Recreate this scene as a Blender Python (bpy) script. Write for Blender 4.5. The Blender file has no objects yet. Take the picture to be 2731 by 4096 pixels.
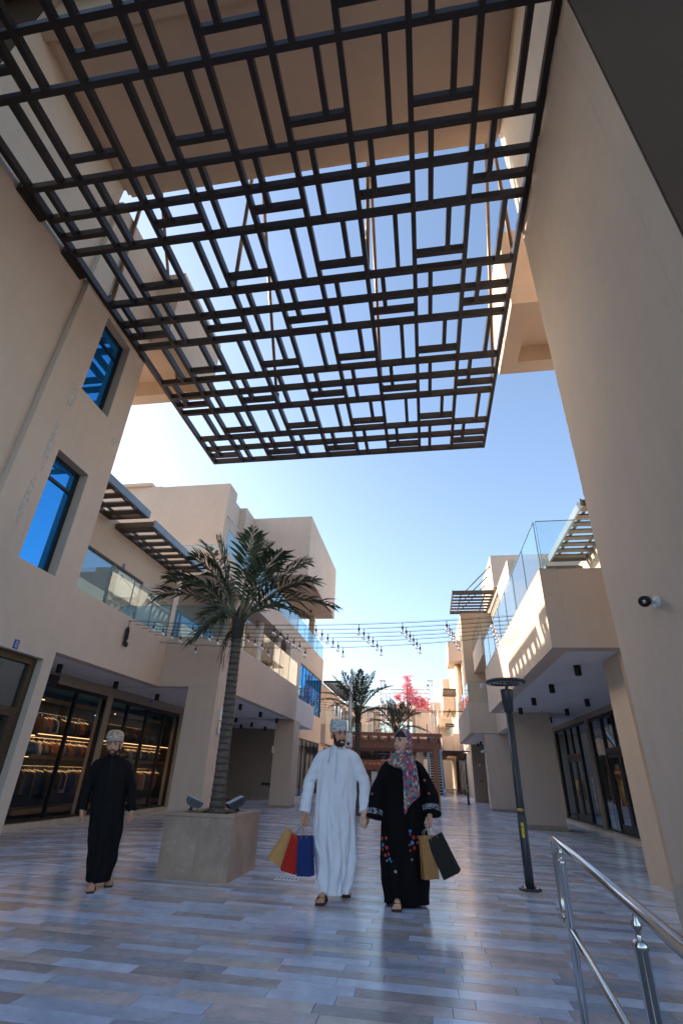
import bpy, bmesh, math, random
from mathutils import Vector, Matrix, noise
from mathutils.bvhtree import BVHTree

random.seed(11)
SC = bpy.context.scene
COL = SC.collection
PI = math.pi

# ------------------------------------------------------------------ camera
cam_d = bpy.data.cameras.new("camera")
cam_d.sensor_fit = 'VERTICAL'
cam_d.sensor_height = 36.0
cam_d.lens = 17.114
cam_d.clip_start = 0.05
cam_d.clip_end = 2000.0
cam = bpy.data.objects.new("camera", cam_d)
COL.objects.link(cam)
yaw, tilt, roll = -0.172407, 0.492925, 0.037280
fwd = Vector((math.sin(yaw) * math.cos(tilt), math.cos(yaw) * math.cos(tilt), math.sin(tilt)))
right = Vector((math.cos(yaw), -math.sin(yaw), 0))
up = right.cross(fwd)
r2 = right * math.cos(roll) + up * math.sin(roll)
u2 = up * math.cos(roll) - right * math.sin(roll)
cam.matrix_world = Matrix(((r2.x, u2.x, -fwd.x, 0.0), (r2.y, u2.y, -fwd.y, 0.0), (r2.z, u2.z, -fwd.z, 1.2), (0, 0, 0, 1)))
SC.camera = cam

# ------------------------------------------------------------------ sky, sun, exposure
SUN_TO = Vector((-1.0, 0.22, 0.39)).normalized()      # direction towards the sun
SUN_EL = math.asin(SUN_TO.z)
SUN_AZ = math.atan2(SUN_TO.x, SUN_TO.y)               # clockwise from +Y
world = bpy.data.worlds.new("World")
SC.world = world
world.use_nodes = True
wn = world.node_tree
wn.nodes.clear()
w_out = wn.nodes.new("ShaderNodeOutputWorld")
w_bg = wn.nodes.new("ShaderNodeBackground")
w_sky = wn.nodes.new("ShaderNodeTexSky")
w_sky.sky_type = 'NISHITA'
w_sky.sun_disc = False
w_sky.sun_elevation = SUN_EL
w_sky.sun_rotation = SUN_AZ
w_sky.altitude = 30.0
w_sky.air_density = 1.0
w_sky.dust_density = 2.3
w_sky.ozone_density = 1.7
w_bg.inputs["Strength"].default_value = 0.113
wn.links.new(w_sky.outputs[0], w_bg.inputs["Color"])
wn.links.new(w_bg.outputs[0], w_out.inputs["Surface"])

sun_d = bpy.data.lights.new("sun", 'SUN')
sun_d.energy = 2.7
sun_d.angle = math.radians(0.5)
sun_d.color = (1.0, 0.86, 0.70)
sun = bpy.data.objects.new("sun", sun_d)
COL.objects.link(sun)
sun.rotation_euler = SUN_TO.to_track_quat('Z', 'Y').to_euler()
sun.location = (-20, 10, 30)

SC.view_settings.view_transform = 'Standard'
SC.view_settings.look = 'None'
SC.view_settings.gamma = 1.0
SC.view_settings.use_curve_mapping = False
SC.view_settings.exposure = 1.85
SC.cycles.use_denoising = True
SC.cycles.max_bounces = 10
SC.cycles.diffuse_bounces = 5
SC.cycles.glossy_bounces = 5
SC.cycles.transparent_max_bounces = 16
SC.cycles.sample_clamp_indirect = 6.0
SC.cycles.caustics_reflective = False
SC.cycles.caustics_refractive = False

# ------------------------------------------------------------------ materials
MATS = {}

def nodes_of(name):
    m = bpy.data.materials.new(name)
    m.use_nodes = True
    nt = m.node_tree
    nt.nodes.clear()
    out = nt.nodes.new("ShaderNodeOutputMaterial")
    MATS[name] = m
    return m, nt, out

def N(nt, t, **kw):
    n = nt.nodes.new("ShaderNode" + t)
    for k, v in kw.items():
        if k in ("operation", "blend_type", "data_type", "feature", "distance", "noise_dimensions", "wave_type", "bands_direction", "color_mode"):
            setattr(n, k, v)
        else:
            n.inputs[k].default_value = v
    return n

def rgba(c, k=1.0):
    return (min(1, c[0] * k), min(1, c[1] * k), min(1, c[2] * k), 1.0)

def M(name, col, rough=0.5, metal=0.0, var=0.12, scale=6.0, fine=0.0, fscale=120.0, bump=0.0, bscale=80.0, spec=0.5,
      coat=0.0, emit=None, estr=0.0, sheen=0.0, rvar=0.0, col2=None, aniso=None):
    """principled material whose colour, roughness and relief vary with object-space noise"""
    m, nt, out = nodes_of(name)
    b = N(nt, "BsdfPrincipled")
    b.inputs["Roughness"].default_value = rough
    b.inputs["Metallic"].default_value = metal
    b.inputs["Specular IOR Level"].default_value = spec
    b.inputs["Coat Weight"].default_value = coat
    b.inputs["Coat Roughness"].default_value = 0.08
    b.inputs["Sheen Weight"].default_value = sheen
    nt.links.new(b.outputs[0], out.inputs["Surface"])
    tc = N(nt, "TexCoord")
    co = tc.outputs["Object"]
    if aniso:
        mp = N(nt, "Mapping")
        mp.inputs["Scale"].default_value = aniso
        nt.links.new(co, mp.inputs["Vector"])
        co = mp.outputs[0]
    n1 = N(nt, "TexNoise", Scale=scale, Detail=6.0, Roughness=0.6)
    nt.links.new(co, n1.inputs["Vector"])
    ramp = N(nt, "ValToRGB")
    e = ramp.color_ramp.elements
    e[0].position, e[1].position = 0.3, 0.7
    e[0].color = rgba(col, 1 - var)
    e[1].color = rgba(col2 or col, 1 + var)
    nt.links.new(n1.outputs["Fac"], ramp.inputs[0])
    c_out = ramp.outputs[0]
    if fine:
        n2 = N(nt, "TexNoise", Scale=fscale, Detail=2.0)
        nt.links.new(tc.outputs["Object"], n2.inputs["Vector"])
        mr = N(nt, "MapRange")
        mr.inputs["From Min"].default_value = 0.35
        mr.inputs["From Max"].default_value = 0.65
        mr.inputs["To Min"].default_value = 1 - fine
        mr.inputs["To Max"].default_value = 1 + fine
        nt.links.new(n2.outputs["Fac"], mr.inputs["Value"])
        mx = N(nt, "VectorMath", operation='SCALE')
        nt.links.new(c_out, mx.inputs[0])
        nt.links.new(mr.outputs[0], mx.inputs["Scale"])
        c_out = mx.outputs[0]
    nt.links.new(c_out, b.inputs["Base Color"])
    if rvar:
        mr = N(nt, "MapRange")
        mr.inputs["To Min"].default_value = max(0.02, rough - rvar)
        mr.inputs["To Max"].default_value = rough + rvar
        nt.links.new(n1.outputs["Fac"], mr.inputs["Value"])
        nt.links.new(mr.outputs[0], b.inputs["Roughness"])
    if bump:
        n3 = N(nt, "TexNoise", Scale=bscale, Detail=4.0)
        nt.links.new(co, n3.inputs["Vector"])
        bp = N(nt, "Bump", Strength=bump, Distance=0.01)
        nt.links.new(n3.outputs["Fac"], bp.inputs["Height"])
        nt.links.new(bp.outputs[0], b.inputs["Normal"])
    if emit:
        b.inputs["Emission Color"].default_value = rgba(emit)
        b.inputs["Emission Strength"].default_value = estr
    return m

def glass(name, tint, refl=(0.9, 0.95, 1.0), ior=1.5, rough=0.0, ripple=0.0):
    """thin sheet glass: clear by transparency, mirror-like by Fresnel"""
    m, nt, out = nodes_of(name)
    tr = N(nt, "BsdfTransparent", Color=rgba(tint))
    gl = N(nt, "BsdfGlossy", Color=rgba(refl), Roughness=rough)
    f0 = ((ior - 1) / (ior + 1)) ** 2
    lw = N(nt, "LayerWeight", Blend=0.5)
    pw = N(nt, "Math", operation='POWER')
    pw.inputs[1].default_value = 4.5
    nt.links.new(lw.outputs["Facing"], pw.inputs[0])
    fr = N(nt, "MapRange")                       # Schlick's curve, alike from both sides of the sheet
    fr.inputs["To Min"].default_value = f0
    nt.links.new(pw.outputs[0], fr.inputs["Value"])
    mx = N(nt, "MixShader")
    nt.links.new(fr.outputs[0], mx.inputs[0])
    nt.links.new(tr.outputs[0], mx.inputs[1])
    nt.links.new(gl.outputs[0], mx.inputs[2])
    nt.links.new(mx.outputs[0], out.inputs["Surface"])
    if ripple:
        tc = N(nt, "TexCoord")
        n = N(nt, "TexNoise", Scale=1.3, Detail=1.0)
        nt.links.new(tc.outputs["Object"], n.inputs["Vector"])
        bp = N(nt, "Bump", Strength=ripple, Distance=0.02)
        nt.links.new(n.outputs["Fac"], bp.inputs["Height"])
        nt.links.new(bp.outputs[0], gl.inputs["Normal"])
    return m

def plaster(name, col):
    """sand-finished render: fine grit relief, pits, weather tone and faint run-off streaks"""
    m, nt, out = nodes_of(name)
    b = N(nt, "BsdfPrincipled", Roughness=0.88)
    b.inputs["Specular IOR Level"].default_value = 0.25
    nt.links.new(b.outputs[0], out.inputs["Surface"])
    tc = N(nt, "TexCoord")
    big = N(nt, "TexNoise", Scale=0.45, Detail=5.0, Roughness=0.55)
    nt.links.new(tc.outputs["Object"], big.inputs["Vector"])
    r1 = N(nt, "ValToRGB")
    r1.color_ramp.elements[0].position = 0.25
    r1.color_ramp.elements[1].position = 0.75
    r1.color_ramp.elements[0].color = rgba((col[0] * 0.90, col[1] * 0.89, col[2] * 0.88))
    r1.color_ramp.elements[1].color = rgba((col[0] * 1.05, col[1] * 1.05, col[2] * 1.04))
    midn = N(nt, "TexNoise", Scale=3.2, Detail=8.0, Roughness=0.75)
    nt.links.new(tc.outputs["Object"], midn.inputs["Vector"])
    mixn = N(nt, "Math", operation='MULTIPLY_ADD')
    mixn.inputs[1].default_value = 0.55
    nt.links.new(midn.outputs["Fac"], mixn.inputs[0])
    half = N(nt, "Math", operation='MULTIPLY_ADD')
    half.inputs[1].default_value = 0.75
    half.inputs[2].default_value = -0.15
    nt.links.new(big.outputs["Fac"], half.inputs[0])
    nt.links.new(half.outputs[0], mixn.inputs[2])
    nt.links.new(mixn.outputs[0], r1.inputs[0])
    mp = N(nt, "Mapping")
    mp.inputs["Scale"].default_value = (3.0, 3.0, 0.25)
    nt.links.new(tc.outputs["Object"], mp.inputs["Vector"])
    st = N(nt, "TexNoise", Scale=1.6, Detail=5.0, Roughness=0.7)
    nt.links.new(mp.outputs[0], st.inputs["Vector"])
    r2_ = N(nt, "MapRange")
    r2_.inputs["From Min"].default_value = 0.35
    r2_.inputs["From Max"].default_value = 0.7
    r2_.inputs["To Min"].default_value = 0.975
    r2_.inputs["To Max"].default_value = 1.02
    nt.links.new(st.outputs["Fac"], r2_.inputs["Value"])
    sc1 = N(nt, "VectorMath", operation='SCALE')
    nt.links.new(r1.outputs[0], sc1.inputs[0])
    nt.links.new(r2_.outputs[0], sc1.inputs["Scale"])
    grit = N(nt, "TexNoise", Scale=55.0, Detail=3.0, Roughness=0.7)
    nt.links.new(tc.outputs["Object"], grit.inputs["Vector"])
    r3 = N(nt, "MapRange")
    r3.inputs["From Min"].default_value = 0.28
    r3.inputs["From Max"].default_value = 0.42
    r3.inputs["To Min"].default_value = 0.78
    r3.inputs["To Max"].default_value = 1.0
    nt.links.new(grit.outputs["Fac"], r3.inputs["Value"])
    sc2 = N(nt, "VectorMath", operation='SCALE')
    nt.links.new(sc1.outputs[0], sc2.inputs[0])
    nt.links.new(r3.outputs[0], sc2.inputs["Scale"])
    nt.links.new(sc2.outputs[0], b.inputs["Base Color"])
    bp = N(nt, "Bump", Strength=0.35, Distance=0.006)
    nt.links.new(grit.outputs["Fac"], bp.inputs["Height"])
    nt.links.new(bp.outputs[0], b.inputs["Normal"])
    return m

def stone(name, col, rough=0.2, veins=0.35, scale=5.0, vcol=(0.75, 0.78, 0.82), spec=0.5, mottle=0.22):
    """honed limestone or marble: cloudy body colour with thin pale veins"""
    m, nt, out = nodes_of(name)
    b = N(nt, "BsdfPrincipled")
    b.inputs["Specular IOR Level"].default_value = spec
    nt.links.new(b.outputs[0], out.inputs["Surface"])
    tc = N(nt, "TexCoord")
    oi = N(nt, "ObjectInfo")
    add = N(nt, "VectorMath", operation='ADD')
    nt.links.new(tc.outputs["Object"], add.inputs[0])
    nt.links.new(oi.outputs["Random"], add.inputs[1])
    n1 = N(nt, "TexNoise", Scale=scale, Detail=8.0, Roughness=0.65)
    nt.links.new(add.outputs[0], n1.inputs["Vector"])
    ramp = N(nt, "ValToRGB")
    ramp.color_ramp.elements[0].position = 0.3
    ramp.color_ramp.elements[1].position = 0.7
    ramp.color_ramp.elements[0].color = rgba(col, 1 - mottle)
    ramp.color_ramp.elements[1].color = rgba(col, 1 + mottle)
    nt.links.new(n1.outputs["Fac"], ramp.inputs[0])
    n2 = N(nt, "TexNoise", Scale=scale * 0.5, Detail=5.0, Roughness=0.6, Distortion=1.2)
    nt.links.new(add.outputs[0], n2.inputs["Vector"])
    v = N(nt, "MapRange")
    v.inputs["From Min"].default_value = 0.0
    v.inputs["From Max"].default_value = 0.012
    v.inputs["To Min"].default_value = veins
    v.inputs["To Max"].default_value = 0.0
    s = N(nt, "Math", operation='SUBTRACT')
    s.inputs[1].default_value = 0.5
    nt.links.new(n2.outputs["Fac"], s.inputs[0])
    a = N(nt, "Math", operation='ABSOLUTE')
    nt.links.new(s.outputs[0], a.inputs[0])
    nt.links.new(a.outputs[0], v.inputs["Value"])
    mx = N(nt, "Mix", data_type='RGBA')
    nt.links.new(v.outputs[0], mx.inputs["Factor"])
    nt.links.new(ramp.outputs[0], mx.inputs["A"])
    mx.inputs["B"].default_value = rgba(vcol)
    nt.links.new(mx.outputs["Result"], b.inputs["Base Color"])
    rr = N(nt, "MapRange")
    rr.inputs["To Min"].default_value = rough * 0.6
    rr.inputs["To Max"].default_value = rough * 1.6
    nt.links.new(n1.outputs["Fac"], rr.inputs["Value"])
    nt.links.new(rr.outputs[0], b.inputs["Roughness"])
    return m

BEIGE = (0.645, 0.525, 0.425)
plaster("plaster", BEIGE)
plaster("plaster_warm", (0.66, 0.52, 0.39))
plaster("plaster_shaded", (0.080, 0.048, 0.028))  # darker copy of the plaster, passage shade put into its colour
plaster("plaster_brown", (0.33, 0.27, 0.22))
M("soffit", (0.74, 0.715, 0.69), 0.9, var=0.05, scale=0.8, bump=0.1, bscale=60)
M("soffit_tan", (0.62, 0.475, 0.365), 0.9, var=0.07, scale=0.7, fine=0.06, bump=0.2, bscale=70)
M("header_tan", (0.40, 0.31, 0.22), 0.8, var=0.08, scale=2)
M("lattice_metal", (0.030, 0.021, 0.018), 0.42, var=0.25, scale=3, metal=0.2, fine=0.1, rvar=0.1, bump=0.05)
M("canopy_metal", (0.085, 0.070, 0.055), 0.45, var=0.2, scale=3, metal=0.3, rvar=0.1)
M("canopy_edge", (0.20, 0.25, 0.30), 0.4, var=0.1, scale=3, metal=0.3)
M("rod_bronze", (0.20, 0.13, 0.075), 0.35, metal=0.7, var=0.15)
M("frame_dark", (0.022, 0.020, 0.020), 0.4, metal=0.3, var=0.2)
M("frame_bronze", (0.085, 0.058, 0.036), 0.42, metal=0.5, var=0.2)
M("lamp_black", (0.010, 0.010, 0.012), 0.5, var=0.2)
M("lamp_post_paint", (0.055, 0.062, 0.075), 0.38, metal=0.3, var=0.12, rvar=0.08)
M("steel", (0.62, 0.60, 0.58), 0.16, metal=1.0, var=0.05, scale=3, rvar=0.06)
M("aluminium", (0.60, 0.61, 0.63), 0.4, metal=0.8, var=0.1)
M("skirting", (0.36, 0.30, 0.25), 0.5, var=0.2, scale=7, fine=0.1)
stone("sill_stone", (0.52, 0.46, 0.38), 0.35, veins=0.15)
stone("planter_stone", (0.36, 0.255, 0.185), 0.42, veins=0.22, scale=2.4, vcol=(0.55, 0.52, 0.46), mottle=0.3)
glass("rail_glass", (0.80, 0.92, 0.93), (0.85, 0.95, 1.0), 1.75)
glass("rail_glass_tint", (0.42, 0.60, 0.66), (0.75, 0.92, 1.0), 2.6)
glass("shop_glass", (0.88, 0.92, 0.94), (0.8, 0.9, 1.0), 1.38, ripple=0.02)
glass("shop_glass_dark", (0.42, 0.48, 0.54), (0.70, 0.85, 1.0), 2.7, ripple=0.04)
M("glass_edge", (0.16, 0.34, 0.38), 0.15, var=0.1)
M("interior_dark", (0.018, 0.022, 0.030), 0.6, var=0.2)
M("interior_ceiling", (0.20, 0.14, 0.10), 0.7, var=0.2, scale=2)
M("interior_floor", (0.07, 0.052, 0.040), 0.3, var=0.25, scale=3)
M("wood_shelf", (0.20, 0.10, 0.045), 0.5, var=0.25, scale=8, aniso=(1, 6, 6))
M("wood_red", (0.36, 0.150, 0.085), 0.5, var=0.2, scale=6, aniso=(1, 1, 3), fine=0.1)
M("led_warm", (1, 0.7, 0.4), 0.5, emit=(1.0, 0.55, 0.22), estr=0.8)
M("led_cyan", (0.5, 0.9, 1), 0.5, emit=(0.25, 0.75, 1.0), estr=1.6)
M("plaque_blue", (0.010, 0.075, 0.30), 0.35, var=0.05)
M("sign_white", (0.80, 0.80, 0.78), 0.5, var=0.03)
M("sign_grey", (0.55, 0.56, 0.58), 0.5, var=0.03)
M("sign_maroon", (0.055, 0.026, 0.028), 0.4, var=0.06)
M("red_box", (0.45, 0.02, 0.02), 0.4)
M("yellow_label", (0.80, 0.62, 0.03), 0.5, var=0.05)
M("brass_label", (0.55, 0.36, 0.10), 0.35, metal=0.6)
M("white_plastic", (0.72, 0.73, 0.74), 0.35, var=0.03)
M("cable", (0.012, 0.012, 0.013), 0.6, var=0.1)
M("rubber", (0.02, 0.02, 0.02), 0.7)
M("soil", (0.045, 0.030, 0.020), 0.95, var=0.4, scale=30, bump=0.6, bscale=40)
M("grout", (0.16, 0.16, 0.17), 0.7, var=0.15, scale=3)

# window glass with the blue reflective film of the towers: an opaque mirror coat over a blue base painted in for reflected sky
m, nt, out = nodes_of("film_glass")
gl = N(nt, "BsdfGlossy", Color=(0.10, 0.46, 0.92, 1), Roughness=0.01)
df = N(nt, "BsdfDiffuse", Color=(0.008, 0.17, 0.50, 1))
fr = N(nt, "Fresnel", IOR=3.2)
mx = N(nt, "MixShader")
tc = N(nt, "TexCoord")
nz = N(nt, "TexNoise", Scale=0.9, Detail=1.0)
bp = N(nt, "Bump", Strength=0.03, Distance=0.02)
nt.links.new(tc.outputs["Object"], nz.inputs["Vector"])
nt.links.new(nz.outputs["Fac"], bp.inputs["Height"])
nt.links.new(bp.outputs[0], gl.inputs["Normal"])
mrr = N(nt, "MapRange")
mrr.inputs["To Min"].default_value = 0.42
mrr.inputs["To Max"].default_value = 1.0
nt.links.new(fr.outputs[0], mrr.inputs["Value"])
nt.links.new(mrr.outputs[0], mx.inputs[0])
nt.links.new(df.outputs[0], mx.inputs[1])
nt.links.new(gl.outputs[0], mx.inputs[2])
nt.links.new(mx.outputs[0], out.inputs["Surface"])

TILES = [("tile_silver", (0.40, 0.42, 0.45), 6), ("tile_pale", (0.50, 0.51, 0.53), 4), ("tile_taupe", (0.28, 0.255, 0.235), 4),
         ("tile_slate", (0.20, 0.205, 0.215), 3), ("tile_rose", (0.38, 0.30, 0.275), 2), ("tile_sand", (0.42, 0.36, 0.30), 2),
         ("tile_ash", (0.33, 0.335, 0.345), 5), ("tile_umber", (0.22, 0.185, 0.155), 2)]
for nme, c, w in TILES:
    c = tuple(.70 * a + .30 * b for a, b in zip((c[0] * 1.40, c[1] * 1.54, c[2] * 1.82) if c[2] > c[0] else (c[0] * 1.55, c[1] * 1.50, c[2] * 1.52), (.50, .55, .65)))
    stone(nme, c, 0.185, veins=0.30, scale=6.0, mottle=0.17, spec=0.42)
TNAMES = [t[0] for t in TILES]
TW = [t[2] for t in TILES]

# ------------------------------------------------------------------ mesh helpers
class MB:
    def __init__(s):
        s.v, s.f, s.mi, s.sm = [], [], [], []
        s.cur = 0
        s.smooth = False
    def add(s, vs, fs):
        o = len(s.v)
        s.v.extend([tuple(v) for v in vs])
        for f in fs:
            s.f.append(tuple(i + o for i in f))
            s.mi.append(s.cur)
            s.sm.append(s.smooth)
        return s
    def box(s, x0, x1, y0, y1, z0, z1):
        if x0 > x1: x0, x1 = x1, x0
        if y0 > y1: y0, y1 = y1, y0
        if z0 > z1: z0, z1 = z1, z0
        return s.add([(x0, y0, z0), (x1, y0, z0), (x1, y1, z0), (x0, y1, z0), (x0, y0, z1), (x1, y0, z1), (x1, y1, z1), (x0, y1, z1)],
                     [(0, 3, 2, 1), (4, 5, 6, 7), (0, 1, 5, 4), (1, 2, 6, 5), (2, 3, 7, 6), (3, 0, 4, 7)])
    def beam(s, p, q, w, h, upv=(0, 0, 1)):
        p, q, upv = Vector(p), Vector(q), Vector(upv)
        d = (q - p).normalized()
        a = d.cross(upv)
        if a.length < 1e-4:
            a = d.cross(Vector((1, 0, 0)))
        a.normalize()
        b = a.cross(d).normalized()
        vs = []
        for e in (p, q):
            for i, j in ((-1, -1), (1, -1), (1, 1), (-1, 1)):
                vs.append(e + a * (i * w / 2) + b * (j * h / 2))
        return s.add(vs, [(3, 2, 1, 0), (4, 5, 6, 7), (0, 1, 5, 4), (1, 2, 6, 5), (2, 3, 7, 6), (3, 0, 4, 7)])
    def prism(s, poly, z0, z1):
        n = len(poly)
        vs = [(x, y, z0) for x, y in poly] + [(x, y, z1) for x, y in poly]
        fs = [tuple(range(n - 1, -1, -1)), tuple(range(n, 2 * n))]
        fs += [(i, (i + 1) % n, n + (i + 1) % n, n + i) for i in range(n)]
        return s.add(vs, fs)
    def rings(s, rings, cap0=True, cap1=True):
        n = len(rings[0])
        vs = [p for r in rings for p in r]
        fs = []
        for k in range(len(rings) - 1):
            for i in range(n):
                j = (i + 1) % n
                fs.append((k * n + i, k * n + j, (k + 1) * n + j, (k + 1) * n + i))
        if cap0: fs.append(tuple(range(n - 1, -1, -1)))
        if cap1: fs.append(tuple((len(rings) - 1) * n + i for i in range(n)))
        return s.add(vs, fs)
    def tube(s, pts, r, n=8, caps=True):
        pts = [Vector(p) for p in pts]
        rs = r if isinstance(r, (list, tuple)) else [r] * len(pts)
        t0 = (pts[1] - pts[0]).normalized()
        a = t0.cross(Vector((0, 0, 1)))
        if a.length < 0.05: a = t0.cross(Vector((0, 1, 0)))
        a.normalize()
        out = []
        for i, p in enumerate(pts):
            if i == 0: t = pts[1] - pts[0]
            elif i == len(pts) - 1: t = pts[-1] - pts[-2]
            else: t = (pts[i + 1] - pts[i]).normalized() + (pts[i] - pts[i - 1]).normalized()
            t.normalize()
            a = (a - t * a.dot(t)).normalized()
            b = t.cross(a)
            out.append([p + (a * math.cos(2 * PI * k / n) + b * math.sin(2 * PI * k / n)) * rs[i] for k in range(n)])
        o = s.smooth
        s.smooth = n > 5
        s.rings(out, caps, caps)
        s.smooth = o
        return s
    def lathe(s, prof, n=16, o=(0, 0, 0), caps=True):
        ov = s.smooth
        s.smooth = True
        s.rings([[(o[0] + r * math.cos(2 * PI * k / n), o[1] + r * math.sin(2 * PI * k / n), o[2] + z) for k in range(n)] for r, z in prof], caps, caps)
        s.smooth = ov
        return s
    def ell(s, c, r, n=16, m=10, rot=None):
        c = Vector(c)
        rs = []
        for j in range(1, m):
            th = PI * j / m
            ring = []
            for k in range(n):
                p = Vector((r[0] * math.sin(th) * math.cos(2 * PI * k / n), r[1] * math.sin(th) * math.sin(2 * PI * k / n), -r[2] * math.cos(th)))
                ring.append(c + (rot @ p if rot else p))
            rs.append(ring)
        ov = s.smooth
        s.smooth = True
        s.rings(rs)
        s.smooth = ov
        return s
    def cap(s, p, q, r0, r1, n=12):
        """closed tapered capsule"""
        p, q = Vector(p), Vector(q)
        d = q - p
        L = max(d.length, 1e-5)
        d = d / L
        pts, rs = [], []
        for a in (-0.98, -0.7, -0.35, 0.0):
            pts.append(p + d * (a * r0)); rs.append(r0 * math.sqrt(1 - a * a))
        for a in (0.0, 0.35, 0.7, 0.98):
            pts.append(q + d * (a * r1)); rs.append(r1 * math.sqrt(1 - a * a))
        return s.tube(pts, rs, n)
    def mesh(s, name, mats, recentre=None):
        me = bpy.data.meshes.new(name)
        vs = s.v
        if recentre is not None:
            vs = [(x - recentre[0], y - recentre[1], z - recentre[2]) for x, y, z in vs]
        me.from_pydata(vs, [], s.f)
        for mt in (mats if isinstance(mats, (list, tuple)) else [mats]):
            me.materials.append(MATS[mt])
        me.polygons.foreach_set("material_index", s.mi)
        me.polygons.foreach_set("use_smooth", s.sm)
        me.update()
        return me
    def build(s, name, mats, parent=None, label=None, kind=None):
        return put(name, s.mesh(name, mats), parent, label, kind)

ROOT = {}

def put(name, me, parent=None, label=None, kind=None):
    """link a mesh; parts are modelled in world coordinates, so a part undoes the offset of its thing's base"""
    o = bpy.data.objects.new(name, me)
    COL.objects.link(o)
    if parent is not None:
        o.parent = parent
        if parent in ROOT:
            o.location = -ROOT[parent]
    if label: o["label"] = label
    if kind: o["kind"] = kind
    return o

def thing(name, label, cat, loc=(0, 0, 0), group=None):
    o = bpy.data.objects.new(name, None)
    o.empty_display_size = 0.2
    COL.objects.link(o)
    o.location = loc
    ROOT[o] = Vector(loc)
    o["label"] = label
    o["category"] = cat
    if group: o["group"] = group
    return o

def tag(o, label, cat, group=None):
    o["label"] = label
    o["category"] = cat
    if group: o["group"] = group
    return o

def solo(name, mb, mats, loc, label, cat, group=None):
    o = bpy.data.objects.new(name, mb.mesh(name, mats, loc))
    COL.objects.link(o)
    o.location = loc
    return tag(o, label, cat, group)

def copy_tree(o, parent=None):
    c = o.copy()
    COL.objects.link(c)
    if parent is not None:
        c.parent = parent
    for ch in list(o.children):
        copy_tree(ch, c)
    return c

def P(name, mats, parent, fn, *a, **k):
    """one part from a list of boxes: P('wall','plaster',root,[(x0,x1,y0,y1,z0,z1),...])"""
    mb = MB()
    for b in fn:
        if name == "pane" and mats.startswith("shop_glass"):
            xm = (b[0] + b[1]) / 2
            mb.add([(xm, b[2], b[4]), (xm, b[3], b[4]), (xm, b[3], b[5]), (xm, b[2], b[5])], [(0, 1, 2, 3)])
        else:
            mb.box(*b)
    return mb.build(name, mats, parent, **k)

def wall_x(xa, xb, y0, y1, z0, z1, holes):
    """boxes of a wall lying in an x plane, with rectangular openings (ya,yb,za,zb)"""
    ys = sorted(set([y0, y1] + [h[0] for h in holes] + [h[1] for h in holes]))
    ys = [y for y in ys if y0 <= y <= y1]
    out = []
    for a, b in zip(ys, ys[1:]):
        mid = (a + b) / 2
        cuts = sorted([(h[2], h[3]) for h in holes if h[0] < mid < h[1]])
        z = z0
        for c, d in cuts:
            if c > z: out.append((xa, xb, a, b, z, c))
            z = max(z, d)
        if z < z1: out.append((xa, xb, a, b, z, z1))
    return out

def text_part(name, body, size, mat, loc, rot, parent, align='CENTER', extrude=0.0015):
    cu = bpy.data.curves.new(name, 'FONT')
    cu.body = body
    cu.size = size
    cu.extrude = extrude
    cu.align_x = align
    cu.align_y = 'CENTER'
    tmp = bpy.data.objects.new(name, cu)
    COL.objects.link(tmp)
    tmp.location = loc
    tmp.rotation_euler = rot
    bpy.context.view_layer.update()
    me = bpy.data.meshes.new_from_object(tmp.evaluated_get(bpy.context.evaluated_depsgraph_get()))
    me.transform(tmp.matrix_world)
    bpy.data.objects.remove(tmp)
    me.name = name
    me.materials.clear()
    me.materials.append(MATS[mat])
    return put(name, me, parent)

FACE_PX = (PI / 2, 0, PI / 2)       # text standing on a wall that faces +x
FACE_NX = (PI / 2, 0, -PI / 2)      # ... that faces -x
FACE_NY = (PI / 2, 0, 0)            # ... that faces the camera side (-y)
# ================================================================== ground and paving
g = MB()
g.box(-140, 140, -40, 400, -0.4, 0.0)
ground = g.build("ground", "grout")
ground["kind"] = "structure"
ground["label"] = "polished stone plank paving of the shopping street"

rt = random.Random(5)
ZT = 0.014
tiles = []                                   # (distance, polygon, material index)
def rect(x0, x1, y0, y1, gap=0.0016):
    return [(x0 + gap, y0 + gap), (x1 - gap, y0 + gap), (x1 - gap, y1 - gap), (x0 + gap, y1 - gap)]
XL, XR = -4.55, 2.05
y = 2.3
while y < 62:
    w = rt.choice((0.12, 0.14, 0.15, 0.17)) if y < 22 else 0.2 if y < 36 else 0.3
    x = XL - rt.random() * 0.5
    while x < XR:
        L_ = rt.uniform(0.42, 0.88) if y < 25 else rt.uniform(0.7, 1.5)
        x2 = min(x + L_, XR)
        if XR - x2 < 0.2: x2 = XR
        xa = max(x, XL)
        if x2 - xa > 0.05:
            tiles.append((xa, x2, y, rect(xa, x2, y, y + w), rt.choices(range(8), TW)[0]))
        x = x2
    y += w
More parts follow.
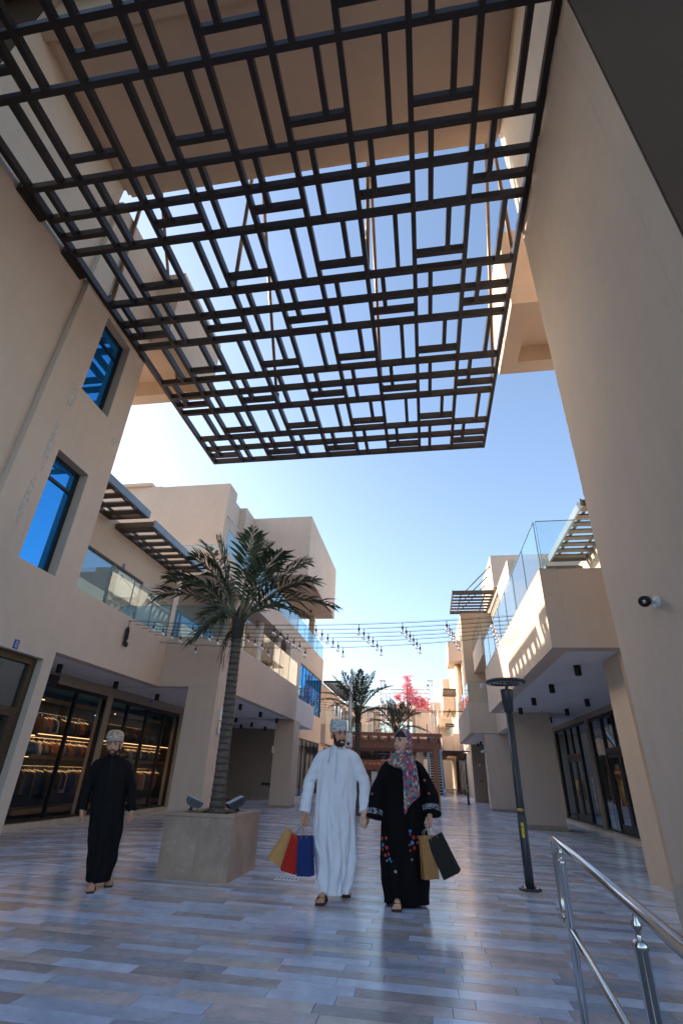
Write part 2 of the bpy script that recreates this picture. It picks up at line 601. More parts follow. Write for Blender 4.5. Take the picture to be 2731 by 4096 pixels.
# arcade margins: bands of slanted planks between thin cross stripes
def margin(xa, xb, ya, yb, sgn):
    y = ya
    i = 0
    while y < yb:
        d = 1.0 if y < 30 else 1.6
        for s, mi in ((0.07 * d, 1), (0.05 * d, 3), (0.07 * d, 1)):
            x = xa
            while x < xb:
                x2 = min(xb, x + rt.uniform(0.8, 1.3))
                tiles.append((x, x2, y, rect(x, x2, y, y + s), mi if rt.random() < 0.75 else 6))
                x = x2
            y += s
        h = 0.56 * d
        sh = sgn * h * 1.05
        x = xa - abs(sh) - 0.3
        k = i
        while x < xb + abs(sh):
            w = 0.30 * d
            poly = [(x, y), (x + w, y), (x + w + sh, y + h), (x + sh, y + h)]
            # clip to the margin in x
            def clip(pl, c, keep_gt):
                o = []
                for a, b in zip(pl, pl[1:] + pl[:1]):
                    ia, ib = ((a[0] >= c) == keep_gt), ((b[0] >= c) == keep_gt)
                    if ia: o.append(a)
                    if ia != ib:
                        t = (c - a[0]) / (b[0] - a[0])
                        o.append((c, a[1] + t * (b[1] - a[1])))
                return o
            poly = clip(poly, xa, True)
            if len(poly) > 2: poly = clip(poly, xb, False)
            if len(poly) > 2:
                cx = sum(p[0] for p in poly) / len(poly); cy = sum(p[1] for p in poly) / len(poly)
                poly = [(cx + (px - cx) * 0.993, cy + (py - cy) * 0.993) for px, py in poly]
                mi = (1, 6, 2, 0)[k % 4] if rt.random() < 0.8 else rt.choices(range(8), TW)[0]
                tiles.append((cx, cx, cy, poly, mi))
            x += w
            k += 1
        i += 1
        y += h
margin(XR, 4.66, 4.2, 62, -1)
margin(-7.96, XL, 4.2, 62, 1)
def near_key(t):
    return (t[2] ** 2 + (0.5 * (t[0] + t[1])) ** 2)
tiles.sort(key=near_key)
def tile_geo(mb, poly, mi):
    mb.cur = mi
    n = len(poly)
    ax, ay = rt.gauss(0, 0.0022), rt.gauss(0, 0.0022)
    cx = sum(p[0] for p in poly) / n; cy = sum(p[1] for p in poly) / n
    z = ZT + rt.uniform(-0.0007, 0.0007)
    top = [(px, py, z + (px - cx) * ax + (py - cy) * ay) for px, py in poly]
    bot = [(px, py, 0.002) for px, py in poly]
    fs = [tuple(range(n))] + [(i + n, (i + 1) % n + n, (i + 1) % n, i) for i in range(n)]
    mb.add(top + bot, fs)
for t in tiles[:300]:
    mb = MB()
    tile_geo(mb, t[3], 0)
    c = (sum(p[0] for p in t[3]) / len(t[3]), sum(p[1] for p in t[3]) / len(t[3]), 0)
    o = bpy.data.objects.new("paving_plank", mb.mesh("paving_plank", TNAMES[t[4]], c))
    COL.objects.link(o)
    o.location = c
    o.parent = ground
mb = MB()
for t in tiles[300:]:
    tile_geo(mb, t[3], t[4])
mb.build("paving_planks", TNAMES, ground, kind="stuff")
# two drain grates set in the paving
for gx, gy, w in ((-1.80, 7.38, 0.30), (1.62, 13.4, 0.34)):
    lab = "small slotted drain grate in paving beside the shopping bags" if gx < 0 else "slotted drain grate in paving right of the couple"
    dg = thing("drain_grate", lab, "drain", (gx, gy, ZT), "drain grates")
    P("rim", "aluminium", dg, [(gx - w / 2, gx + w / 2, gy - .1, gy + .1, ZT - .008, ZT + .003)])
    for k in range(6):
        x = gx - w / 2 + .035 + k * (w - .07) / 5
        P("slot", "rubber", dg, [(x - .008, x + .008, gy - .06, gy + .06, ZT, ZT + .0045)])

# ================================================================== gateway building over the camera
GW = thing("gateway_building", "tall beige gateway building whose bridge spans the street overhead", "building", (-6.8, 5.9, 0))
P("side_wall", "plaster", GW, [(-13, -6.76, 2.75, 5.86, 0, 18)], label="plain beige wall on the left")
P("bridge", "soffit_tan", GW, [(-6.755, 2.175, 3.05, 5.86, 13.7, 18)])
P("bridge_fascia", "plaster_warm", GW, [(-6.755, 2.175, 5.862, 6.02, 13.78, 18), (-6.755, 2.175, 6.022, 6.14, 13.90, 18)])
P("bridge_edge", "plaster_warm", GW, [(-6.755, 2.175, 2.86, 3.045, 13.62, 15.2)])
P("pier", "plaster", GW, [(2.18, 8.4, 2.75, 5.93, 0, 18)], label="broad beige pier on the right with a camera on it")
P("pier_skirting", "sill_stone", GW, [(2.155, 2.178, 2.73, 5.955, 0.0, 0.42), (2.179, 8.4, 5.932, 5.955, 0.0, 0.42)])
P("pier_joint", "plaster_warm", GW, [(2.177, 2.181, 3.058, 3.064, 0.42, 13.7)])
P("passage_ceiling", "plaster_shaded", GW, [(-12.9, 8.4, 0.5, 2.74, 15.2, 18)])
P("shade_wall", "plaster_shaded", GW, [(8.4, 9, 1.5, 5.9, 0, 18)])  # unseen wall added to darken the passage
P("pier_face", "plaster_shaded", GW, [(2.19, 8.39, 2.72, 2.748, 0.0, 15.19)], label="inner face of the right pier, shade painted into its colour")  # dark panel laid over the pier, standing for its shade
P("pier_face", "plaster_shaded", GW, [(-12.9, -6.77, 2.72, 2.748, 0.0, 15.19)], label="inner face of the left pier, shade painted into its colour")
P("shade_wall", "plaster_shaded", GW, [(-13, -9.6, -5.0, 2.70, 0, 18)])  # unseen wall added to block low sky light from the left

# ================================================================== overhead lattice canopy
LC = thing("lattice_canopy", "dark metal lattice canopy of crossing bars hanging over the street", "canopy", (-2.3, 8.0, 10.5))
GS = .968
ZB, HB, WB = 10.2, 0.165, 0.088
XC = [2.13 - GS * i for i in range(10)]
YR = [12.74 - 1.2487 * k for k in range(11)]
bars = {}
def bar(x0, x1, y0, y1, dz=0.0, name="bar"):
    key = (round(x1 - x0, 3), round(y1 - y0, 3))
    if key not in bars:
        bars[key] = MB().box(-(x1 - x0) / 2, (x1 - x0) / 2, -(y1 - y0) / 2, (y1 - y0) / 2, 0, HB).mesh("bar", "lattice_metal")
    o = put(name, bars[key], LC)
    o.location = Vector(((x0 + x1) / 2, (y0 + y1) / 2, ZB + dz)) - ROOT[LC]
    return o
hw = WB / 2
for i, x in enumerate(XC):                       # long bars along the street
    bar(x - hw, x + hw, YR[-1] - hw, YR[0] + hw, 0.0, "long_bar")
for k, yy in enumerate(YR):                      # cross bars in nine bays, a hair above the long bars' underside
    for i in range(9):
        xl, xr = XC[i + 1] + hw, XC[i] - hw
        bar(xl, xr, yy - hw, yy + hw, 0.002, "cross_bar")
for k in range(10):
    yf, yn = YR[k] - hw, YR[k + 1] + hw
    for i in range(9):
        xl, xr = XC[i + 1] + hw, XC[i] - hw
        if k % 2 == 0:                           # short bay: cross bar in the middle, stub bar on one third
            ym = YR[k] - 0.72 * GS
            xs = XC[i + 1] + 0.32 * GS
            bar(xl, xs - hw, ym - hw, ym + hw, 0.003, "short_bar")
            bar(xs + hw, xr, ym - hw, ym + hw, 0.003, "short_bar")
            if i % 2 == 0:
                ys = YR[k] - 0.345 * GS
                bar(xl, xr, ys - hw, ys + hw, 0.003, "short_bar")
                bar(xs - hw, xs + hw, yn, ys - hw, 0.004, "short_bar")
            else:
                bar(xs - hw, xs + hw, yn, yf, 0.004, "short_bar")
        else:
            xs = XC[i + 1] + 0.655 * GS
            if i % 2 == 0:
                bar(xs - hw, xs + hw, yn, yf, 0.004, "short_bar")
            else:
                ys = YR[k] - 0.345 * GS
                bar(xl, xr, ys - hw, ys + hw, 0.003, "short_bar")
                bar(xs - hw, xs + hw, yn, ys - hw, 0.004, "short_bar")
bm_ = MB().box(0, 0.07, -0.30, 0.30, 0, 0.22).mesh("bracket", "lattice_metal")
for yy in (3.0, 4.2, 5.42):
    for bx0 in (-6.755, -6.692, 2.1725):
        o = put("bracket", bm_, LC)
        o.location = Vector((bx0, yy - (.15 if bx0 > 0 else 0), ZB - 0.03 - (.02 if bx0 == -6.755 else 0))) - ROOT[LC]
for x in (XC[9], XC[6], XC[3], XC[0]):
    for yl in (YR[5] + .02, 9.95):
        r = MB()
        r.tube([(x, yl, ZB + HB), (x, 6.16, 16.2)], 0.045, 10)
        rod = r.build("tie_rod", "rod_bronze", LC)
        r = MB()
        r.box(x - .03, x + .03, yl - .12, yl + .12, ZB + HB, ZB + HB + .14)
        r.tube([(x - .06, yl, ZB + HB + .09), (x + .06, yl, ZB + HB + .09)], .03, 8)
        r.build("clevis", "lattice_metal", rod)

# ================================================================== glass balustrades
def glass_rail(root, pts, z0, z1, n, mat="rail_glass", thick=0.016, cap_mat="glass_edge"):
    """panels along a straight run; every panel a pane with polished green edges and a slim cap"""
    (xa, ya), (xb, yb) = pts
    d = Vector((xb - xa, yb - ya, 0))
    L_ = d.length
    d.normalize()
    for i in range(n):
        a = Vector((xa, ya, 0)) + d * (L_ * i / n + 0.008)
        b = Vector((xa, ya, 0)) + d * (L_ * (i + 1) / n - 0.008)
        mb = MB()
        mb.add([(a.x, a.y, z0), (b.x, b.y, z0), (b.x, b.y, z1), (a.x, a.y, z1)], [(0, 1, 2, 3)])
        pane = mb.build("glass_panel", mat, root)
        e = MB()
        for q in (a, b):
            e.beam((q.x, q.y, z0), (q.x, q.y, z1 - .001), thick, 0.008, d)
        e.beam((a.x, a.y, z1 + .004), (b.x, b.y, z1 + .004), thick, 0.010)
        e.build("glass_edge", cap_mat, pane)

def downlights(root, pts, z):
    me = MB().lathe([(0.055, 0), (0.058, -0.005), (0.058, -0.165), (0.05, -0.17)], 14).mesh("downlight", "lamp_black")
    for x, yy in pts:
        o = put("downlight", me, root)
        o.location = Vector((x, yy, z)) - ROOT[root]

def slat_canopy(label, x0, x1, y0, y1, z, n, wall_side, group="slatted sun canopies", edge="canopy_edge"):
    """steel frame cantilevered from a wall with broad slats; each slat a part"""
    t = thing("slatted_canopy", label, "canopy", (wall_side, (y0 + y1) / 2, z), group)
    outer = x1 if abs(wall_side - x0) < abs(wall_side - x1) else x0
    inner = x0 if outer == x1 else x1
    s = 1 if outer > inner else -1
    P("edge_beam", edge, t, [(outer - s * .05, outer, y0, y1, z, z + .20)])
    P("wall_beam", "canopy_metal", t, [(inner, inner + s * .05, y0, y1, z + .01, z + .15)])
    P("end_beam", "canopy_metal", t, [(inner + s * .051, outer - s * .051, y0, y0 + .06, z + .005, z + .17)])
    P("end_beam", "canopy_metal", t, [(inner + s * .051, outer - s * .051, y1 - .06, y1, z + .005, z + .17)])
    st = (y1 - y0 - .12) / n
    me = None
    for i in range(n):
        a = y0 + .06 + i * st
        if me is None:
            me = MB().box(min(inner, outer) + .052, max(inner, outer) - .052, 0, st * .50, .06, .10).mesh("slat", "canopy_metal")
        o = put("slat", me, t)
        o.location = Vector((0, a + st * .28, z)) - ROOT[t]
    for fx in (.2, .78):
        xx = inner + (outer - inner) * fx
        P("purlin", "canopy_metal", t, [(xx - .03, xx + .03, y0 + .061, y1 - .061, z + .102, z + .15)])
    return t

# ================================================================== left tower with the blue windows
LT = thing("tower_building", "beige tower on the left with two blue film windows and door 41", "building", (-6.64, 7.0, 0))
WY0, WY1 = 6.64, 7.57
DOORH = (5.95, 7.93, 0.0, 2.82)
holes = [(WY0, WY1, 4.24, 6.46), (WY0, WY1, 7.97, 10.08), DOORH]
P("wall", "plaster", LT, wall_x(-6.92, -6.64, 5.865, 8.18, 0, 13.2, holes) + [(-13, -7.02, 5.865, 8.18, 0, 13.2)])
P("roof_block", "plaster", LT, [(-13, -9.3, 5.87, 8.175, 13.202, 17.3)])  # unseen block added to keep sun off the right pier
P("wall_lining", "plaster_shaded", LT, [(-7.018, -6.975, 5.87, 8.175, 0.01, 13.19)])
for z0, z1 in ((4.24, 6.46), (7.97, 10.08)):
    zt = z1 - 0.48
    win = P("window", "frame_dark", LT, [(-6.90, -6.83, WY0 + .003, WY0 + .06, z0 + .003, z1 - .003), (-6.90, -6.83, WY1 - .08, WY1 - .003, z0 + .003, z1 - .003),
                                        (-6.90, -6.83, WY0 + .061, WY1 - .081, z0 + .003, z0 + .05), (-6.90, -6.83, WY0 + .061, WY1 - .081, z1 - .07, z1 - .003),
                                        (-6.90, -6.83, WY0 + .061, WY1 - .081, zt - .03, zt + .03)])
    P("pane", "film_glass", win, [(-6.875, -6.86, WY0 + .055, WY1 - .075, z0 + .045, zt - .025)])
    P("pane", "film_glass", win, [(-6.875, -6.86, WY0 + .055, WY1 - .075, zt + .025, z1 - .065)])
# overhanging brow block with coffered soffit
def brow(root, x0, x1, y0, y1, z0, z1, rim):
    P("brow", "plaster", root, [(x0, x1, y0, y0 + rim, z0, z1), (x0, x1, y1 - rim, y1, z0, z1), (x0, x0 + rim, y0 + rim, y1 - rim, z0, z1),
                                (x1 - rim, x1, y0 + rim, y1 - rim, z0, z1), (x0 + rim, x1 - rim, y0 + rim, y1 - rim, z0 + .55, z1 - .002)])
brow(LT, -9.2, -5.96, 7.87, 10.5, 11.0, 13.198, 0.36)
dr = P("door", "frame_bronze", LT, [(-6.86, -6.76, 7.80, 7.925, 0.0, 2.815), (-6.86, -6.76, 5.953, 7.80, 2.70, 2.815), (-6.86, -6.76, 5.953, 7.80, 1.86, 2.0),
                                    (-6.86, -6.76, 6.90, 6.98, 2.0, 2.70), (-6.86, -6.76, 6.62, 6.72, 0.0, 1.86), (-6.86, -6.76, 7.70, 7.80, 0, 1.86), (-6.86, -6.76, 6.72, 7.70, 0, .12)])
P("pane", "shop_glass_dark", dr, [(-6.82, -6.81, 5.955, 6.90, 2.0, 2.70)])
P("pane", "shop_glass_dark", dr, [(-6.82, -6.81, 6.98, 7.80, 2.0, 2.70)])
P("pane", "shop_glass_dark", dr, [(-6.82, -6.81, 6.72, 7.70, .12, 1.86)])
P("pane", "shop_glass_dark", dr, [(-6.82, -6.81, 5.955, 6.62, .02, 1.86)])
P("skirting", "skirting", LT, [(-6.638, -6.62, 7.935, 8.20, 0, .12)])

def plaque(root, x, y0, z0, w, h, t1, t2):
    o = P("number_plaque", "plaque_blue", root, [(x, x + .012, y0, y0 + w, z0, z0 + h)])
    text_part("digits", t1, h * .36, "sign_white", (x + .0135, y0 + w / 2, z0 + h * .73), FACE_PX, o)
    P("divider", "sign_white", o, [(x + .0125, x + .0145, y0 + w * .15, y0 + w * .85, z0 + h * .485, z0 + h * .515)])
    text_part("digits", t2, h * .36, "sign_white", (x + .0135, y0 + w / 2, z0 + h * .25), FACE_PX, o)
plaque(LT, -6.639, 7.155, 2.84, .105, .145, "\u0664\u0661", "41")
# salt bloom: crusts of white efflorescence below the upper window
m, nt, out = nodes_of("salt")
b = N(nt, "BsdfPrincipled", Roughness=0.95)
b.inputs["Base Color"].default_value = (0.66, 0.64, 0.62, 1)
tr = N(nt, "BsdfTransparent")
tcn = N(nt, "TexCoord")
n1 = N(nt, "TexNoise", Scale=14.0, Detail=6.0, Roughness=0.7)
nt.links.new(tcn.outputs["Object"], n1.inputs["Vector"])
at = N(nt, "Attribute")
at.attribute_name = "edge"
ad = N(nt, "Math", operation='MULTIPLY_ADD')
ad.inputs[1].default_value = 0.75
nt.links.new(at.outputs["Fac"], ad.inputs[0])
nt.links.new(n1.outputs["Fac"], ad.inputs[2])
mr = N(nt, "MapRange")
mr.inputs["From Min"].default_value = 0.68
mr.inputs["From Max"].default_value = 1.25
mr.inputs["To Max"].default_value = 0.8
nt.links.new(ad.outputs[0], mr.inputs["Value"])
mx = N(nt, "MixShader")
nt.links.new(mr.outputs[0], mx.inputs[0])
nt.links.new(tr.outputs[0], mx.inputs[1])
nt.links.new(b.outputs[0], mx.inputs[2])
nt.links.new(mx.outputs[0], out.inputs["Surface"])
def salt_patch(root, x, cy, cz, ry, rz):
    mb = MB()
    n, k = 10, 14
    vs, fs, ed = [], [], []
    for j in range(k + 1):
        for i in range(n + 1):
            u, v = i / n * 2 - 1, j / k * 2 - 1
            vs.append((x, cy + u * ry, cz + v * rz))
            ed.append(max(0, 1 - math.hypot(u, v)))
    for j in range(k):
        for i in range(n):
            a = j * (n + 1) + i
            fs.append((a, a + 1, a + n + 2, a + n + 1))
    mb.add(vs, fs)
    me = mb.mesh("salt_bloom", "salt")
    at_ = me.attributes.new("edge", 'FLOAT', 'POINT')
    at_.data.foreach_set("value", ed)
    return put("salt_bloom", me, root)
salt_patch(LT, -6.636, 6.50, 7.65, 0.16, 0.55)
salt_patch(LT, -6.636, 6.42, 6.4, 0.10, 1.0)
salt_patch(LT, -6.636, 6.35, 5.2, 0.09, 0.9)
salt_patch(LT, -6.636, 7.95, 7.6, 0.10, 0.20)

# ================================================================== left shop wing with lit clothing shops
LS = thing("shop_building", "two storey beige shop wing on the left with lit clothing shops and balcony", "building", (-6.64, 10.1, 0))
P("parapet", "plaster", LS, [(-6.9, -6.64, 8.182, 12.1, 3.0, 4.24)])
P("terrace_slab", "soffit", LS, [(-13, -6.902, 8.182, 12.098, 3.03, 4.0)])
P("soffit", "soffit", LS, [(-8.10, -6.902, 8.182, 12.098, 3.0, 3.028)])
W1, W2 = (9.93, 12.34), (12.56, 16.6)
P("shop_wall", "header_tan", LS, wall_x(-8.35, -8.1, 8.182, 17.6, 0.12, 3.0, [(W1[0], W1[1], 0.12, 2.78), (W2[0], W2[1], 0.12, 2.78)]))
P("sill", "sill_stone", LS, [(-8.4, -7.98, 8.182, 17.6, 0.0, 0.12)])
P("upper_wall", "plaster", LS, [(-13, -8.1, 8.182, 14.2, 4.0, 7.12)])
P("end_wall", "plaster", LS, [(-8.098, -7.7, 13.9, 14.2, 4.0, 7.1)])
glass_rail(LS, ((-6.70, 8.2), (-6.70, 12.06)), 4.24, 5.10, 4, "rail_glass_tint")
downlights(LS, [(-7.39, 9.33), (-7.39, 11.42)], 3.0)
plaque(LS, -8.099, 10.24, 2.84, .10, .13, "\u0663\u0669", "39")
plaque(LS, -8.099, 14.48, 2.84, .10, .13, "\u0663\u0668", "38")
plaque(LS, -8.099, 11.5, 6.02, .10, .13, "\u0661\u0664", "14")
# door and window of the upper floor behind the balcony glass
ud = P("window", "frame_bronze", LS, [(-8.098, -8.05, 9.7, 9.76, 4.01, 6.0), (-8.098, -8.05, 12.54, 12.6, 4.01, 6.0), (-8.098, -8.05, 11.1, 11.16, 4.01, 5.94), (-8.098, -8.05, 9.76, 12.54, 5.94, 6.0)])
P("pane", "shop_glass_dark", ud, [(-8.09, -8.08, 9.762, 11.098, 4.01, 5.94)])
P("pane", "shop_glass_dark", ud, [(-8.09, -8.08, 11.162, 12.538, 4.01, 5.94)])
def shop_window(root, x, y0, y1, z0, z1, mull, mat="shop_glass", fm="frame_dark", w=.05, d=.09, face=1):
    bx = [(x - d, x, y0, y0 + w, z0, z1), (x - d, x, y1 - w, y1, z0, z1), (x - d, x, y0 + w, y1 - w, z1 - .09, z1), (x - d, x, y0 + w, y1 - w, z0, z0 + .04)]
    for mm in mull: bx.append((x - d, x, mm - .022, mm + .022, z0 + .04, z1 - .09))
    f = P("shop_window", fm, root, bx)
    ed = [y0 + w] + list(mull) + [y1 - w]
    for a, b in zip(ed, ed[1:]):
        P("pane", mat, f, [(x - d / 2 - .006, x - d / 2 + .006, a + .022, b - .022, z0 + .041, z1 - .091)])
    return f
shop_window(LS, -8.13, W1[0] + .003, W1[1] - .003, .123, 2.777, (11.15,))
shop_window(LS, -8.13, W2[0] + .003, W2[1] - .003, .123, 2.777, (13.45, 14.52, 15.6))
P("awning_box", "frame_dark", LS, [(-8.098, -7.78, 9.55, 9.92, 2.70, 2.86)])
# shop interiors
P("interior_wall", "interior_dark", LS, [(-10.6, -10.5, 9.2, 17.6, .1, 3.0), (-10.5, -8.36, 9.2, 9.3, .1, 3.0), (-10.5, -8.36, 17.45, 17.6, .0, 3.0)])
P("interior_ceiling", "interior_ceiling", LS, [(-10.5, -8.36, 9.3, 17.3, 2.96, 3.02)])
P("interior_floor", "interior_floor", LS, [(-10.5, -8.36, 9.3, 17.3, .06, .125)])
P("led_strip", "led_cyan", LS, [(-9.60, -9.57, 11.3, 12.3, 2.40, 2.42), (-9.60, -9.57, 12.7, 16.9, 2.46, 2.475)])
slat_canopy("slatted canopy with blue grey edge above the left balcony, nearest the tower", -8.1, -6.94, 8.2, 10.45, 6.96, 5, -8.1)
slat_canopy("longer slatted canopy above the left balcony, behind the palm", -8.1, -6.94, 10.75, 14.1, 6.86, 7, -8.1)

# ================================================================== left terrace building
LB = thing("terrace_building", "beige arcade building left of the street with glass terraces and a long blank parapet", "building", (-5.07, 16, 0))
P("parapet", "plaster", LB, [(-6.898, -5.07, 12.102, 12.36, 3.0, 4.24), (-5.33, -5.07, 12.362, 20.3, 3.0, 4.24), (-7.14, -5.332, 20.05, 20.3, 3.0, 4.24)])
P("pillar", "plaster", LB, [(-5.84, -5.075, 12.106, 12.95, 0, 2.999)])
P("pillar", "plaster", LB, [(-5.83, -5.075, 20.2, 21.1, 0, 2.999)])
P("skirting", "skirting", LB, [(-5.855, -5.06, 12.09, 12.965, 0, .10)])
P("skirting", "skirting", LB, [(-5.845, -5.06, 20.185, 21.115, 0, .10)])
P("terrace_slab", "soffit", LB, [(-13, -5.332, 12.362, 24.9, 3.03, 4.0), (-13, -6.902, 12.10, 12.36, 3.03, 4.0)])
P("soffit", "soffit", LB, [(-8.10, -5.332, 12.362, 24.9, 3.0, 3.028), (-13, -8.36, 17.6, 24.9, 3.0, 3.028)])
P("recess_wall", "plaster_brown", LB, [(-13, -7.16, 24.9, 25.2, 0, 3.0), (-13, -12.8, 17.4, 24.9, 0, 3.0)])
P("recess_skirting", "skirting", LB, [(-12.8, -7.2, 24.88, 24.899, 0, .1)])
P("socket_plate", "frame_dark", LB, [(-7.6, -7.43, 24.87, 24.899, .62, .72)])
P("socket_plate", "frame_dark", LB, [(-7.40, -7.31, 24.87, 24.899, .62, .72)])
P("socket_plate", "frame_dark", LB, [(-7.28, -7.19, 24.87, 24.899, .62, .72)])
downlights(LB, [(-7.39, 13.5), (-5.65, 15.5), (-5.65, 17.58), (-5.65, 19.68), (-7.33, 19.8), (-7.33, 21.75), (-7.33, 23.72), (-8.17, 22.8)], 3.0)
glass_rail(LB, ((-6.62, 12.16), (-5.14, 12.16)), 4.24, 5.12, 1, "rail_glass_tint")
glass_rail(LB, ((-5.12, 12.2), (-5.12, 20.26)), 4.24, 5.16, 6)
P("loggia_wall", "plaster_brown", LB, [(-9.2, -9.0, 14.2, 29, 4.0, 7.48)])
P("loggia_wall", "plaster", LB, [(-9.0, -8.1, 14.21, 14.4, 4.0, 7.1)])
lw = P("window", "frame_bronze", LB, [(-8.998, -8.95, a, a + .07, 4.01, 6.4) for a in (15.2, 16.9, 18.6, 20.3, 22.0)] + [(-8.998, -8.95, 15.27, 22.0, 6.33, 6.4)])
for a in (15.27, 16.97, 18.67, 20.37):
    P("pane", "shop_glass_dark", lw, [(-8.985, -8.975, a + .002, a + 1.626, 4.01, 6.328)])
for yy in (18.9, 22.2, 25.3):
    MB().lathe([(.19, 4.0), (.19, 7.489)], 20, (-7.6, yy, 0)).build("column", "plaster", LB)
P("upper_slab", "plaster", LB, [(-13, -7.15, 15.9, 26.4, 7.49, 8.46), (-13, -7.402, 26.402, 35.8, 7.49, 8.46)])
UPW = (26.75, 35.55, 4.5, 6.95)
GSW = (29.8, 35.6, 0.02, 2.93)
P("street_wall", "plaster", LB, wall_x(-7.4, -7.15, 26.402, 35.8, 0, 8.46, [(29.0, 35.55, 4.5, 6.95), GSW]) + [(-13, -7.401, 35.5, 35.8, 0, 7.48)])
def glazing(root, x, y0, y1, z0, z1, n, mat, fm="frame_dark", s=-1, name="window"):
    st = (y1 - y0) / n
    bx = [(x - .06, x, y0 + i * st - (.03 if 0 < i < n else 0 if i == 0 else .06), y0 + i * st + (.03 if 0 < i < n else .06 if i == 0 else 0), z0, z1) for i in range(n + 1)]
    bx += [(x - .05, x - .005, y0 + .061, y1 - .061, z1 - .06, z1 - .001), (x - .05, x - .005, y0 + .061, y1 - .061, z0 + .001, z0 + .05)]
    f = P(name, fm, root, bx)
    for i in range(n):
        P("pane", mat, f, [(x - .035, x - .025, y0 + i * st + .035, y0 + (i + 1) * st - .035, z0 + .052, z1 - .062)])
    return f
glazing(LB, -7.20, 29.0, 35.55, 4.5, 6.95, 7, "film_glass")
glazing(LB, -7.20, 29.8, 35.6, .02, 2.93, 5, "shop_glass_dark")
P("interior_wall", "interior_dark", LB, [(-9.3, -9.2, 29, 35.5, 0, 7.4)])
glass_rail(LB, ((-7.2, 16.0), (-7.2, 35.5)), 8.46, 9.40, 10, "rail_glass_tint")
glass_rail(LB, ((-10.2, 18.0), (-7.25, 18.0)), 8.46, 9.70, 2)
downlights(LB, [(-7.9, 17.4), (-7.9, 20.5), (-7.9, 23.6)], 7.49)

# ================================================================== upper white blocks on the left
LU = thing("roof_building", "pale cubic upper building on the left with a block jutting over the street", "building", (-9.5, 24.5, 8.4))
P("main_block", "plaster", LU, [(-14.3, -9.5, 20.5, 37, 4.0, 11.6), (-14.3, -9.5, 20.5, 21.6, 11.601, 14.38), (-14.3, -9.5, 23.2, 37, 11.601, 14.38), (-14.3, -9.9, 21.601, 23.199, 11.601, 14.38)])
P("jutting_block", "plaster", LU, [(-9.498, -6.0, 24.5, 33.1, 10.75, 14.36)])
P("rear_block", "plaster", LU, [(-19, -14.302, 22.0, 37, 4.0, 15.4)])
P("coping", "plaster_warm", LU, [(-19, -14.9, 21.85, 37, 15.402, 15.6)])
P("pillar", "plaster", LU, [(-7.6, -7.25, 32.3, 32.7, 8.462, 10.749)])
downlights(LU, [(-7.2, 27.5), (-7.2, 31.0), (-8.6, 27.5)], 10.75)
for yy, zz in ((20.8, 12.6), (22.6, 12.2)):
    MB().tube([(-9.5, yy, zz), (-7.7, yy + 1.8, 10.3)], .03, 8).build("tie_rod", "aluminium", LU)
slat_canopy("small slatted canopy under the jutting white block, behind the palm fronds", -9.49, -7.6, 21.0, 24.3, 10.2, 6, -9.5)

# ================================================================== far left wing
LF = thing("far_wing_building", "far beige wing on the left beyond the mirrored windows, with a balcony", "building", (-7.15, 50, 0))
P("wall", "plaster", LF, wall_x(-7.5, -7.2, 35.82, 66, 0, 6.9, [(37.5, 62, .02, 2.8), (41, 60, 4.4, 6.4)]) + [(-13, -7.6, 35.82, 66, 4.0, 6.9), (-13, -9.0, 35.82, 66, 0, 3.99)])
P("balcony", "plaster", LF, [(-7.198, -6.9, 36.4, 60, 3.0, 4.24)])
glass_rail(LF, ((-6.95, 36.4), (-6.95, 60)), 4.24, 5.2, 9)
glazing(LF, -7.25, 37.5, 62, .02, 2.8, 9, "shop_glass_dark")
glazing(LF, -7.25, 41, 60, 4.4, 6.4, 8, "shop_glass_dark")
slat_canopy("long slatted canopy along the far left wing", -7.2, -5.9, 36.3, 46, 6.95, 16, -7.2)

# ================================================================== right shop building with the jutting balcony
RB = thing("balcony_building", "beige building on the right with a sunlit balcony jutting over a shop arcade", "building", (1.96, 12.3, 0))
P("parapet", "plaster", RB, [(1.96, 2.22, 7.93, 16.7, 3.0, 4.28), (2.222, 4.9, 7.93, 8.19, 3.0, 4.28), (2.222, 3.13, 16.45, 16.7, 3.0, 4.28)])
P("parapet_coping", "header_tan", RB, [(1.955, 2.225, 7.925, 16.705, 4.281, 4.292)])
P("terrace_slab", "soffit", RB, [(2.222, 9, 8.192, 16.448, 3.03, 4.0), (3.15, 9, 16.45, 24.55, 3.03, 4.0)])
P("soffit", "soffit", RB, [(2.222, 4.70, 8.192, 16.448, 3.0, 3.028), (3.15, 4.70, 16.45, 24.55, 3.0, 3.028)])
SW1, SW2, SW3 = (10.6, 13.62), (13.70, 16.55), (16.84, 20.85)
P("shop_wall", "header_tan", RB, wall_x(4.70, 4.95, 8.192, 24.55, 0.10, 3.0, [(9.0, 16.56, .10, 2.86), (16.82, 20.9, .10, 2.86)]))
P("sill", "sill_stone", RB, [(4.55, 5.0, 8.192, 24.55, 0.0, 0.10)])
P("upper_wall", "plaster", RB, [(4.9, 9, 7.96, 24.5, 4.0, 7.15)])
P("pillar", "plaster", RB, [(2.6, 3.645, 16.38, 17.5, 0, 2.999)])
P("skirting", "skirting", RB, [(2.585, 3.66, 16.365, 17.515, 0, .14)])
P("pier", "plaster_warm", RB, [(2.97, 4.69, 8.194, 8.95, 0, 2.999)])
P("side_block", "plaster", RB, [(3.13, 3.149, 16.72, 24.5, 3.0, 7.3), (3.15, 4.898, 24.3, 24.55, 4.0, 7.3), (3.15, 4.898, 16.72, 17.0, 4.0, 7.3)])
glass_rail(RB, ((2.0, 7.97), (2.0, 16.66)), 4.292, 5.17, 7)
glass_rail(RB, ((2.02, 7.95), (4.88, 7.95)), 4.292, 5.17, 2)
